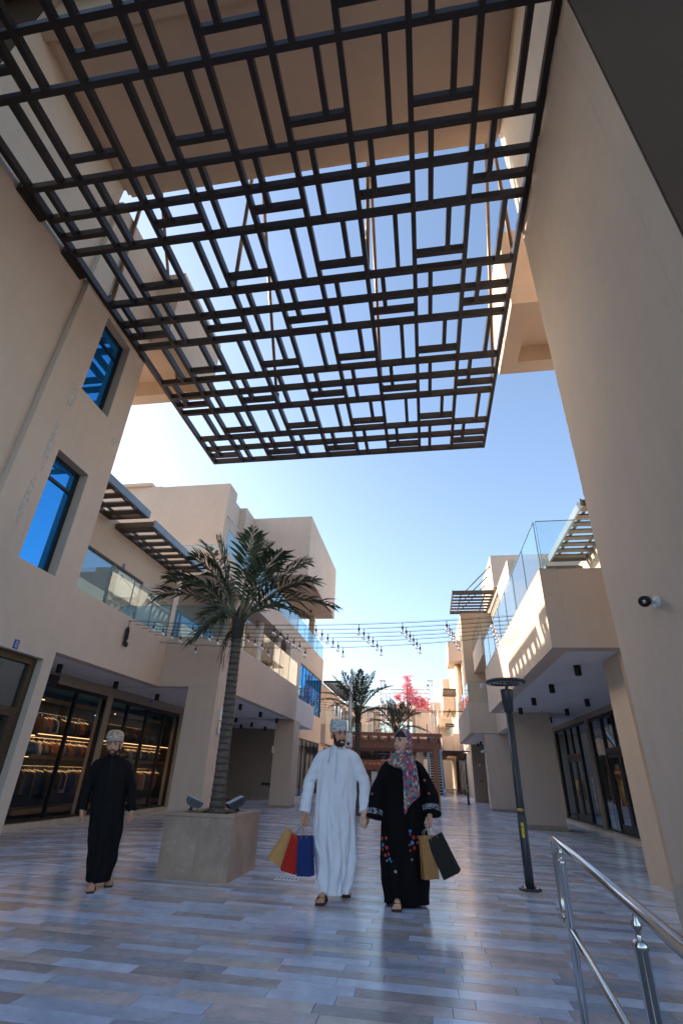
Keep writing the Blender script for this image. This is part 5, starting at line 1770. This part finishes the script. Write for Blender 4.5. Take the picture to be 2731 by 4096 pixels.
def sandal(root, x, y, yaw_, mat, cross=False):
    c, s = math.cos(yaw_), math.sin(yaw_)
    T = lambda a, b, z: (x + a * c - b * s, y + a * s + b * c, z)
    out = [(-.030, .14), (.030, .14), (.040, .08), (.038, 0), (.050, -.08), (.046, -.14), (.02, -.165), (-.025, -.163), (-.048, -.135), (-.050, -.075), (-.038, 0), (-.040, .08)]
    mb = MB()
    mb.rings([[T(a, b, z) for a, b in out] for z in (.001, .012, .030)])
    so = mb.build("sandal_sole", mat, root)
    for b0, b1 in (((-.02, -.075), ) if not cross else ((-.085, -.045), (-.02, .02))):
        st = MB()
        rows = []
        for b in (b0, (b0 + b1) / 2, b1):
            row = []
            for i in range(11):
                a = PI * i / 10
                row.append(T(.051 * math.cos(a), b + (.015 * math.cos(a) if cross else 0), .024 + (.058 if b > -.05 else .045) * math.sin(a) ** .7))
            rows.append(row)
        vs = [p for r in rows for p in r]
        st.smooth = True
        st.add(vs, [(k * 11 + i, k * 11 + i + 1, (k + 1) * 11 + i + 1, (k + 1) * 11 + i) for k in range(2) for i in range(10)])
        o = st.build("sandal_strap", mat, root)
        sm_ = o.modifiers.new("t", 'SOLIDIFY')
        sm_.thickness = .005

def head(mb, c, yaw_, pitch=0.0, sc=1.0, ears=True, female=False):
    R = Matrix.Rotation(yaw_, 3, 'Z') @ Matrix.Rotation(pitch, 3, 'X')
    c = Vector(c)
    T = lambda x, y, z: c + R @ (Vector((x, y, z)) * sc)
    E = lambda x, y, z, r: mb.ell(T(x, y, z), tuple(q * sc for q in r), 18, 12, R)
    E(0, .012, .035, (.081, .094, .092))
    E(0, -.022, -.020, (.068 if not female else .060, .074, .098))
    E(0, -.034, -.075, (.049 if not female else .042, .052, .042))
    mb.cap(T(0, -.088, .010), T(0, -.113 if not female else -.108, -.030), .009 * sc, (.0135 if not female else .011) * sc)
    E(0, -.100, -.036, (.017, .012, .008))
    mb.cap(T(-.044, -.078, .030), T(.044, -.078, .030), .011 * sc, .011 * sc)
    for s in (-1, 1):
        E(s * (.036 if not female else .032), -.060, -.026, (.024, .022, .026))
        if ears:
            E(s * .077, .014, -.008, (.011, .021, .033))
    ly = -.083 if not female else -.079
    mb.cap(T(-.021, ly, -.062), T(.021, ly, -.062), .0085 * sc, .0085 * sc)
    mb.cap(T(-.017, ly, -.078), T(.017, ly, -.078), .0085 * sc, .0085 * sc)
    E(0, -.072, -.100, (.022, .020, .018))
    return R, T

def face_parts(root, T, R, sc, smile, brow=.0045):
    for s in (-1, 1):
        e = MB().ell(T(s * .031, -.0790, .008), (.0135 * sc, .0105 * sc, .0068 * sc), 14, 10, R)
        eo = e.build("eye", "eye_white", root)
        MB().ell(T(s * .031, -.0875, .008), (.0062 * sc, .004 * sc, .0068 * sc), 10, 8, R).build("iris", "iris", eo)
        MB().tube([T(s * .015, -.0925, .0165), T(s * .031, -.0945, .0195), T(s * .047, -.0865, .0145)], .0022 * sc, 5).build("eyelid", "hair_black", eo)
        MB().tube([T(s * .012, -.0925, .032), T(s * .030, -.0945, .039), T(s * .050, -.080, .031)], [brow * sc, brow * 1.15 * sc, brow * .5 * sc], 6).build("eyebrow", "hair_black", root)
    if smile:
        MB().ell(T(0, -.0915, -.0695), (.017 * sc, .005 * sc, .0042 * sc), 12, 8, R).build("teeth", "teeth", root)

def paint_face(me, T, R, c, sc, beard, hair):
    """hair, beard and lips are chosen face by face from where they sit on the head; 0 skin 1 beard 2 hair 3 lips"""
    Ri = R.inverted()
    c = Vector(c)
    for p in me.polygons:
        q = Ri @ (p.center - c) / sc
        if abs(q.x) > .11 or abs(q.y) > .14 or q.z < -.16 or q.z > .15: continue
        mi = 0
        lips = abs(q.x) < .024 and -.086 < q.z < -.055 and q.y < -.07
        if lips and abs(q.z + .0695) < .0155 - .25 * abs(q.x): mi = 3
        elif beard:
            t_ = max(0, min(1, (-q.y - .030) / .05))            # 0 at the ear, 1 at the mouth
            edge = .035 - .092 * min(1, t_ * 1.5) ** .8 + .006 * math.sin(q.x * 300)
            jaw = q.z < edge and q.z > -.128 and q.y < -.005 and abs(q.x) < .072
            mous = -.060 < q.z < -.046 and abs(q.x) < .036 and q.y < -.07
            under = q.z < -.112 and q.y > -.055
            if (jaw or mous) and not under: mi = 1
        if mi == 0 and hair and q.z > hair[0] and q.y > hair[1] and not (abs(q.x) > .066 and q.y > -.01 and abs(q.z + .008) < .045): mi = 2
        p.material_index = mi

def robe_rings(prof, nth, seed, folds):
    """stack of oval sections (z, cx, cy, half width, half depth, fold depth) with soft vertical folds"""
    rr = random.Random(seed)
    ph = [rr.uniform(0, 6.28) for _ in range(6)]
    zs = [p[0] for p in prof]
    out = []
    n = 64
    for i in range(n + 1):
        z = zs[0] + (zs[-1] - zs[0]) * i / n
        j = max(0, min(len(prof) - 2, sum(1 for q in zs if q <= z) - 1))
        t = (z - zs[j]) / (zs[j + 1] - zs[j])
        t = t * t * (3 - 2 * t)
        v = [prof[j][k] + (prof[j + 1][k] - prof[j][k]) * t for k in range(6)]
        ring = []
        for k in range(nth):
            a = 2 * PI * k / nth
            f = 0
            for m_, (fr, w) in enumerate(folds):
                f += w * math.sin(fr * a + ph[m_] + .9 * math.sin(2.2 * z + ph[m_ - 1]))
            nzv = noise.noise(Vector((math.cos(a) * 2.2, math.sin(a) * 2.2, z * 2.0 + seed))) * .8 + noise.noise(Vector((math.cos(a) * 5, math.sin(a) * 5, z * 5.5 + seed))) * .35
            q_ = Vector((math.cos(a) * 2.0 + z * .9, math.sin(a) * 2.0, z * 2.6 + seed * 1.7))
            rid = 1 - abs(noise.noise(q_)) * 3.2
            rid2 = 1 - abs(noise.noise(q_ * 2.1 + Vector((3, 1, 2)))) * 3.0
            g_ = v[5] * (f + nzv * .9 + max(-.6, rid) * .75 + max(-.6, rid2) * .35 - .5)
            ring.append((v[1] + (v[3] + g_) * math.cos(a), v[2] + (v[4] + g_) * math.sin(a), z))
        out.append(ring)
    return out

def sleeve(mb, pts, rads, seed, amp=.006, flat=1.0):
    """tube along the arm with cross wrinkles gathered near the elbow and cuff"""
    P_ = [Vector(p) for p in pts]
    n = 26
    cum = [0]
    for a, b in zip(P_, P_[1:]): cum.append(cum[-1] + (b - a).length)
    ce, rs = [], []
    for i in range(n + 1):
        s = cum[-1] * i / n
        j = min(len(P_) - 2, max(0, sum(1 for q in cum if q <= s) - 1))
        t = (s - cum[j]) / (cum[j + 1] - cum[j])
        ce.append(P_[j].lerp(P_[j + 1], t))
        r = rads[j] + (rads[j + 1] - rads[j]) * t
        w = 0
        rs.append(r + w)
    for _ in range(2):
        ce = [ce[0]] + [(ce[i - 1] + ce[i] * 2 + ce[i + 1]) / 4 for i in range(1, n)] + [ce[n]]
    m2 = MB()
    m2.tube(ce, rs, 40)
    out = []
    for i, v in enumerate(m2.v):
        k = i // 40
        c = ce[min(n, k)]
        d = (Vector(v) - c)
        q = Vector(v) * 7.0 + Vector((seed, 0, 0))
        q.z *= 1.9
        rid = max(-.5, 1 - abs(noise.noise(q)) * 3.0)
        out.append(tuple(Vector(v) + d.normalized() * amp * 1.6 * (rid - .4) * (1 if k > 5 else .3)))
    m2.v = out
    mb.add(m2.v, m2.f)

def new_person(label, me, loc, rot=(0, 0, 0), scale=1.0):
    o = bpy.data.objects.new("person", me)
    COL.objects.link(o)
    o.location = loc
    o.rotation_euler = rot
    o.scale = (scale,) * 3
    return tag(o, label, "person", "people walking")

def body(J, skin, lip, voxel=.0046):
    mb = MB()
    hc = Vector(J["head"])
    R, T = head(mb, hc, J["yaw"], J.get("pitch", 0), J["hs"], J.get("ears", True), J.get("female", False))
    nb = Vector((hc.x * .4, .025, J["sh_z"] + .04))
    mb.cap(T(0, .022, -.075), nb, .052 * J["hs"] * (1 if not J.get("female") else .85), .060)
    mb.cap((-.11, .02, J["sh_z"] - .10), (.11, .02, J["sh_z"] - .10), .07, .07)
    mb.cap((0, .02, J["sh_z"] - .16), (0, .02, .95), .10, .10)
    for s, k in ((-1, "L"), (1, "R")):
        sh_, el, wr = Vector(J["sh" + k]), Vector(J["el" + k]), Vector(J["wr" + k])
        mb.cap((sh_.x * .6, sh_.y, sh_.z - .05), sh_, .045, .042)
        mb.cap(sh_, el, .042, .038)
        mb.cap(el, wr, .040, .027)
        hd = J["hand" + k]
        hand(mb, wr, hd[0], hd[1], hd[2], hd[3])
        fx, fy, fyaw = J["foot" + k]
        hp = Vector((s * .09, .02, .95))
        kn = Vector((fx * .8 + s * .01, fy * .40 + .01, .52))
        an = Vector((fx, fy + .08, .12))
        mb.cap(hp, kn, .062, .042)
        mb.cap(kn, an, .042, .034)
        mb.cap(an, (fx, fy + .075, .07), .034, .036)
        foot(mb, fx, fy, fyaw)
    me = solidify("person", mb, voxel, 2, [skin, "beard", "hair_black", lip], .45)
    paint_face(me, T, R, hc, J["hs"], J.get("beard", False), J.get("hair"))
    return me, R, T

def cap_hat(root, T, R, sc):
    mb = MB()
    n = 36
    rings = []
    for r, z in ((.094, .038), (.097, .045), (.0965, .075), (.0955, .079)):
        rings.append([T(r * .97 * math.cos(2 * PI * k / n), .012 + r * 1.03 * math.sin(2 * PI * k / n), z + .018 * math.sin(2 * PI * k / n) * -1 * -.4) for k in range(n)])
    mb.smooth = True
    mb.rings(rings)
    hb = mb.build("cap_band", "cap_embroidery", root)
    mb = MB()
    rings = []
    for r, z in ((.097, .078), (.0975, .083), (.094, .125), (.089, .150), (.075, .160), (.04, .164)):
        rings.append([T(r * .97 * math.cos(2 * PI * k / n), .012 + r * 1.03 * math.sin(2 * PI * k / n), z + .008 * math.sin(2 * PI * k / n)) for k in range(n)])
    mb.smooth = True
    mb.rings(rings)
    mb.build("cap_crown", "cap_embroidery", root)
    mb = MB()
    mb.smooth = True
    mb.rings([[T(r * .97 * math.cos(2 * PI * k / n), .012 + r * 1.03 * math.sin(2 * PI * k / n), z + .007 * math.sin(2 * PI * k / n)) for k in range(n)] for r, z in ((.098, .076), (.0992, .0785), (.098, .082))], False, False)
    mb.build("cap_seam", "cap_white", root)
    mb = MB()
    mb.smooth = True
    mb.rings([[T(r * .97 * math.cos(2 * PI * k / n), .012 + r * 1.03 * math.sin(2 * PI * k / n), z) for k in range(n)] for r, z in ((.0955, .032), (.0975, .036), (.0955, .041))], False, False)
    mb.build("cap_hem", "cap_white", root)

# ---------------------------------------------------------------- man in white
J = dict(head=(0.01, -.02, 1.605), yaw=.50, pitch=-.03, hs=1.13, sh_z=1.44, shL=(-.175, .01, 1.36), elL=(-.325, .04, 1.11), wrL=(-.355, -.03, .795),
         shR=(.175, .01, 1.36), elR=(.330, .04, 1.10), wrR=(.330, -.06, .815),
         handL=((0, -.05, -1), (.75, -.65, 0), 1, 1.05), handR=((.10, -.12, -1), (-.35, .85, 0), -1, 1.1),
         footL=(-.10, -.14, -.08), footR=(.12, .30, .10), beard=True, hair=(-.06, .0))
me, R, T = body(J, "skin_a", "lip_a")
man = new_person("smiling bearded man in long white robe and embroidered cap holding three bags", me, (-1.055, 6.42, 0), (0, 0, .08))
face_parts(man, T, R, 1.13, True)
cap_hat(man, T, R, 1.13)
mb = MB()
prof = [(.075, .0, .04, .175, .20, .026), (.30, .01, .03, .215, .185, .028), (.62, -.005, .015, .240, .165, .022), (.95, -.005, .01, .225, .150, .014), (1.20, 0, .01, .222, .138, .007), (1.36, 0, .015, .215, .118, .004), (1.43, 0, .02, .165, .095, .002), (1.485, .0, .025, .085, .075, 0), (1.505, .0, .025, .068, .066, 0)]
mb.rings(robe_rings(prof, 96, 3, ((5, .5), (9, .4), (14, .25))))
sleeve(mb, [(-.10, .018, 1.415), (-.195, .012, 1.372), (-.325, .04, 1.11), (-.358, -.02, .80)], [.058, .068, .069, .062], 2, .004)
sleeve(mb, [(.10, .018, 1.415), (.195, .012, 1.372), (.330, .04, 1.10), (.330, -.05, .82)], [.058, .068, .069, .062], 5, .004)
rm = solidify("robe", mb, .0065, 1, ["robe_white"])
robe_w = put("robe", rm, man)
MB().tube([(-.06, -.075, 1.49), (-.075, -.102, 1.44), (-.085, -.118, 1.36), (-.10, -.126, 1.31)], [.004, .004, .004, .007], 6).build("tassel", "thread_grey", robe_w)
MB().tube([(.0, -.060, 1.50), (.0, -.122, 1.40), (.0, -.136, 1.22), (.0, -.142, 1.10)], .0022, 4).build("placket_seam", "thread_grey", robe_w)
sandal(man, -.10, -.14, -.08, "leather_brown", True)
sandal(man, .12, .30, .10, "leather_brown", True)

# ---------------------------------------------------------------- man in black
J = dict(head=(0, -.015, 1.60), yaw=-.10, hs=1.12, sh_z=1.43, shL=(-.17, .01, 1.35), elL=(-.275, .04, 1.10), wrL=(-.305, -.02, .835),
         shR=(.17, .01, 1.35), elR=(.275, .04, 1.10), wrR=(.305, -.02, .835),
         handL=((.06, -.12, -1), (.85, .35, 0), 1, .75), handR=((-.06, -.12, -1), (-.85, .35, 0), -1, .75),
         footL=(-.075, -.13, .0), footR=(.085, .20, .08), beard=True, hair=(-.05, .0))
me, R, T = body(J, "skin_c", "lip_a")
blk = new_person("bearded man in long black robe and patterned turban walking past the shops", me, (-3.58, 6.13, 0), (0, 0, .46), .882)
face_parts(blk, T, R, 1.12, False)
mb = MB()
prof = [(.085, -.035, .03, .135, .16, .010), (.35, -.01, .03, .175, .165, .012), (.65, .0, .015, .205, .155, .010), (.95, 0, .01, .205, .142, .007), (1.20, 0, .01, .212, .135, .005), (1.35, 0, .015, .208, .118, .003), (1.42, 0, .02, .16, .095, .002), (1.475, .0, .025, .085, .075, 0), (1.495, .0, .025, .067, .066, 0)]
mb.rings(robe_rings(prof, 96, 8, ((4, .6), (7, .4), (11, .2))))
sleeve(mb, [(-.10, .018, 1.405), (-.19, .012, 1.362), (-.275, .04, 1.10), (-.308, -.015, .835)], [.058, .066, .064, .057], 3, .003)
sleeve(mb, [(.10, .018, 1.405), (.19, .012, 1.362), (.275, .04, 1.10), (.308, -.015, .835)], [.058, .066, .064, .057], 6, .003)
rm = solidify("robe", mb, .0065, 1, ["robe_black"])
robe_b = put("robe", rm, blk)
MB().tube([(-.06, -.075, 1.48), (-.072, -.105, 1.43), (-.078, -.120, 1.36)], [.004, .004, .007], 6).build("tassel", "robe_black", robe_b)
MB().tube([(.0, -.062, 1.49), (.0, -.122, 1.39), (.0, -.138, 1.20)], .002, 4).build("placket_seam", "leather_black", robe_b)
tb = MB()
n = 40
rings = []
for r, z, w in ((.088, .045, 0), (.103, .055, .3), (.112, .085, 1), (.113, .115, 1), (.104, .145, .8), (.080, .168, .5), (.045, .180, .2)):
    rings.append([T((r + .004 * w * math.sin(5 * a + z * 60)) * .90 * math.cos(a), .014 + (r + .004 * w * math.sin(5 * a + z * 60)) * 1.06 * math.sin(a), z + .012 * math.sin(a) * w + .012 * math.cos(a * 1 + 1) * w) for a in [2 * PI * k / n for k in range(n)]])
tb.smooth = True
tb.rings(rings)
tw = tb.build("turban", "turban_print", blk)
tb = MB()
for zz, tl_, rr_ in ((.058, .016, .104), (.072, -.018, .109)):
    tb.tube([T(rr_ * .90 * math.cos(2 * PI * k / n), .014 + rr_ * 1.06 * math.sin(2 * PI * k / n), zz + tl_ * math.cos(2 * PI * k / n)) for k in range(n + 1)], .0095, 8)
tb.build("turban_fold", "turban_band", tw)
tb = MB()
for s in (-1, 1):
    tb.ell(T(s * .088, .02, .020), (.014, .045, .035), 12, 8, R)
tb.build("turban_side", "turban_band", tw)
sandal(blk, -.075, -.13, .0, "leather_black")
sandal(blk, .085, .20, .08, "leather_black")

# he sways towards the shops as he steps: the trunk drifts sideways over flat feet
SW = .15
sway = Matrix.Identity(4)
sway[0][2] = -SW * math.cos(.46)
sway[1][2] = SW * math.sin(.46)
for o_ in [blk] + list(blk.children_recursive):
    if o_.type == 'MESH':
        o_.data.transform(sway)

# ---------------------------------------------------------------- woman
J = dict(head=(-.005, -.03, 1.55), yaw=-.50, pitch=-.02, hs=1.09, sh_z=1.36, shL=(-.155, .01, 1.28), elL=(-.305, .03, 1.02), wrL=(-.435, -.075, .80),
         shR=(.155, .01, 1.28), elR=(.305, .04, 1.02), wrR=(.285, -.05, .835), ears=False, female=True,
         handL=((-.15, -.05, -1), (.25, .9, 0), 1, 1.2), handR=((0, -.06, -1), (-.7, -.7, 0), -1, 1.05),
         footL=(-.08, -.15, .0), footR=(.10, .18, .05), hair=(.045, -.5))
me, R, T = body(J, "skin_b", "lip_b")
wom = new_person("smiling woman in black embroidered abaya and colourful printed headscarf", me, (-.285, 6.42, 0))
face_parts(wom, T, R, 1.09, True, .0036)
mb = MB()
prof = [(.035, -.0, .03, .225, .20, .022), (.30, -.005, .03, .255, .195, .020), (.62, -.01, .015, .258, .175, .014), (.95, -.005, .01, .235, .155, .010), (1.15, 0, .01, .215, .140, .007), (1.28, 0, .015, .198, .120, .004), (1.355, 0, .02, .15, .095, .002), (1.41, .0, .025, .085, .075, 0), (1.43, .0, .025, .065, .064, 0)]
mb.rings(robe_rings(prof, 96, 14, ((5, .5), (8, .4), (13, .25))))
sleeve(mb, [(-.09, .018, 1.335), (-.175, .012, 1.288), (-.295, .03, 1.02), (-.335, -.02, .77)], [.056, .068, .090, .110], 2, .004)
sleeve(mb, [(.09, .018, 1.335), (.175, .012, 1.288), (.305, .04, 1.02), (.305, -.03, .83)], [.056, .068, .090, .106], 5, .004)
rm = solidify("abaya", mb, .0065, 1, ["abaya_black"])
aba = put("abaya", rm, wom)
def band(c, d, r, parent):
    c, d = Vector(c), Vector(d).normalized()
    mb = MB()
    mb.tube([c - d * .028, c - d * .022, c + d * .022, c + d * .028], [r * .97, r, r, r * .97], 24, False)
    mb.build("cuff_braid", "cuff_braid", parent)
band((-.326, -.010, .83), (-.04, -.05, -.25), .1095, aba)
band((.305, -.018, .885), (0, -.07, -.19), .1055, aba)
bvh = BVHTree.FromPolygons([v.co for v in rm.vertices], [tuple(p.vertices) for p in rm.polygons])
for nme, c in (("thread_red", (0.50, 0.035, 0.04)), ("thread_orange", (0.62, 0.16, 0.03)), ("thread_blue", (0.03, 0.24, 0.42)), ("thread_rose", (0.48, 0.10, 0.10)), ("thread_pale", (0.50, 0.50, 0.52)), ("thread_dark", (0.02, 0.02, 0.025))):
    M(nme, c, 0.8, var=0.25, scale=80)
def flower(px, py, cn, r):
    x = -.57 + (px - 895) * .00134 + .285
    z = .65 - (py - 1100) * .00109
    h, nrm, i, dd = bvh.ray_cast(Vector((x, -1, z)), Vector((0, 1, 0)))
    if h is None: return
    a = nrm.cross(Vector((0, 0, 1))).normalized()
    b = a.cross(nrm)
    mb = MB()
    Rf = Matrix((a, b, nrm)).transposed()
    for k in range(6):
        t = 2 * PI * k / 6 + px
        mb.ell(h + (a * math.cos(t) + b * math.sin(t)) * r * .55 + nrm * .001, (r * .42, r * .42, .004), 8, 5, Rf)
    o = mb.build("embroidered_flower", cn, aba)
    MB().ell(h + nrm * .003, (r * .28, r * .28, .005), 8, 5, Rf).build("flower_centre", "thread_dark" if cn != "thread_blue" else "thread_rose", o)
for px, py, cn, r in ((930, 1155, "thread_orange", .018), (965, 1143, "thread_rose", .016), (938, 1203, "thread_blue", .021), (970, 1222, "thread_red", .021), (936, 1243, "thread_orange", .014), (957, 1285, "thread_rose", .016), (984, 1272, "thread_red", .018), (992, 1310, "thread_blue", .017), (970, 1328, "thread_pale", .012), (1005, 1328, "thread_blue", .012), (1038, 1405, "thread_pale", .016),
                      (1160, 1072, "thread_blue", .018), (1160, 1098, "thread_red", .012), (1185, 1122, "thread_red", .020), (1216, 1122, "thread_rose", .015), (1174, 1166, "thread_blue", .022), (1214, 1166, "thread_rose", .015), (1190, 1208, "thread_red", .020), (1152, 1185, "thread_rose", .012), (1158, 1228, "thread_red", .013), (1168, 1300, "thread_pale", .010)):
    flower(px, py, cn, r)
for px, py in ((1290, 628), (1322, 745), (846, 770)):
    flower(px, py, "thread_rose", .016)
# headscarf: hood round the face, folds round the neck, one end hanging over the chest
mb = MB()
s_ = 1.09
H = lambda x, y, z, r: mb.ell(T(x, y, z), tuple(q * s_ for q in r), 22, 16, R)
H(0, .042, .040, (.094, .106, .106))
H(0, .052, -.030, (.094, .094, .110))
H(0, .045, -.100, (.088, .090, .070))
for k, (rr_, zz, tl_, th) in enumerate(((.088, -.118, .012, .027), (.100, -.150, -.016, .030), (.118, -.185, .02, .030), (.135, -.215, -.02, .026))):
    pts = []
    for i in range(25):
        a = 2 * PI * i / 24
        q = Vector(J["head"]) + Vector((rr_ * 1.12 * math.cos(a), .03 + rr_ * .92 * math.sin(a), (zz - .012 * math.cos(2 * a + k) + tl_ * math.cos(a + .6)) * s_))
        pts.append(q)
    mb.tube(pts, [th * (1 + .15 * math.sin(3 * i + k)) for i in range(25)], 10)
prof = [(1.335, .075, -.118, .075, .030), (1.27, .085, -.150, .085, .026), (1.15, .095, -.162, .088, .022), (1.02, .10, -.168, .090, .020), (.94, .09, -.172, .085, .018), (.89, .06, -.176, .050, .015), (.862, .045, -.178, .020, .012)]
rings = []
for z, cx, cy, hw_, hd_ in prof:
    ring = []
    for k in range(40):
        a = 2 * PI * k / 40
        f = .007 * math.sin(9 * math.cos(a) * 1.3 + z * 9)
        ring.append((cx + hw_ * math.cos(a), cy + hd_ * math.sin(a) + f, z + (.10 * (math.cos(a) * .5 + .1) if z < .95 else 0)))
    rings.append(ring)
mb.rings(rings[::-1])
sm = solidify("headscarf", mb, .0068, 3, ["scarf_print"])
put("headscarf", sm, wom)
sandal(wom, -.08, -.15, .0, "leather_brown", True)
sandal(wom, .10, .18, .05, "leather_brown", True)

# ---------------------------------------------------------------- shopping bags
for nme, c in (("paper_tan", (0.62, 0.35, 0.12)), ("paper_red", (0.50, 0.022, 0.014)), ("paper_blue", (0.018, 0.040, 0.165)), ("paper_kraft", (0.44, 0.22, 0.08)), ("paper_black", (0.024, 0.021, 0.020)), ("cord", (0.45, 0.40, 0.36))):
    M(nme, c, 0.75, var=0.12, scale=9, bump=0.25, bscale=12, spec=.25)
def bag(mat, label, top, w, d, h, lean, turn, grip):
    """paper carrier bag: creased gussets, folded bottom, open top and two cord handles gathered in the hand"""
    t = thing("shopping_bag", label, "shopping bag", top, "paper shopping bags")
    Rm = Matrix.Rotation(lean, 3, 'Y') @ Matrix.Rotation(turn, 3, 'Z')
    o = Vector(top)
    W = lambda x, y, z: o + Rm @ Vector((x, y, z))
    mb = MB()
    def loop(z, a, b, g_):
        return [(-a, -b, z), (0, -b * 1.02, z), (a, -b, z), (a - g_, 0, z), (a, b, z), (0, b * 1.02, z), (-a, b, z), (-a + g_, 0, z)]
    lv = [(-h, w / 2, d / 2, 0), (-h + .012, w / 2 + .001, d / 2 + .002, 0), (-h * .82, w / 2, d / 2 * .98, .004), (-h * .45, w / 2, d / 2 * .80, .014), (-.004, w / 2, d / 2 * .55, .020), (0, w / 2, d / 2 * .55, .020)]
    rs = [[W(*p) for p in loop(*l)] for l in lv]
    mb.rings(rs, True, False)
    bo = mb.build("bag_body", mat, t)
    so = bo.modifiers.new("t", 'SOLIDIFY')
    so.thickness = .003
    cr_ = MB()
    cr_.tube([W(-w / 2 + .004, -d / 2 * .97 - .0015, -h * .80), W(w / 2 - .004, -d / 2 * .97 - .0015, -h * .80)], .0012, 4)
    cr_.build("fold_line", mat, bo)
    gp = Vector(grip)
    for s in (-1, 1):
        hd_ = MB()
        a, b = W(-w * .22, s * d * .27, -.03), W(w * .22, s * d * .27, -.03)
        u = W(-w * .20, s * d * .27, .03)
        v = W(w * .20, s * d * .27, .03)
        hd_.tube([a, u, u.lerp(gp + Vector((-.008, s * .006, 0)), .6), gp + Vector((-.006, s * .008, .004)), gp + Vector((.006, s * .008, .004)), v.lerp(gp + Vector((.008, s * .006, 0)), .6), v, b], .0032, 6)
        hd_.build("bag_handle", "cord", t)
gl_h = (-1.055 - .348, 6.42 - .085, .685)
gr_h = (-.285 + .272, 6.42 - .10, .735)
bag("paper_tan", "tan paper shopping bag, leftmost of the three held by the man in white", (-1.515, 6.36, .595), .19, .10, .33, math.radians(33), .45, gl_h)
bag("paper_red", "red paper shopping bag held by the man in white", (-1.455, 6.33, .575), .165, .10, .34, math.radians(15), .35, gl_h)
bag("paper_blue", "navy blue paper shopping bag against the white robe", (-1.365, 6.30, .585), .165, .10, .36, math.radians(-4), -.35, gl_h)
bag("paper_kraft", "brown kraft paper shopping bag held by the woman", (-.045, 6.32, .645), .16, .10, .375, math.radians(-3), .40, gr_h)
bag("paper_black", "black paper shopping bag on the woman's outer side", (.035, 6.30, .645), .18, .10, .37, math.radians(-27), -.30, gr_h)
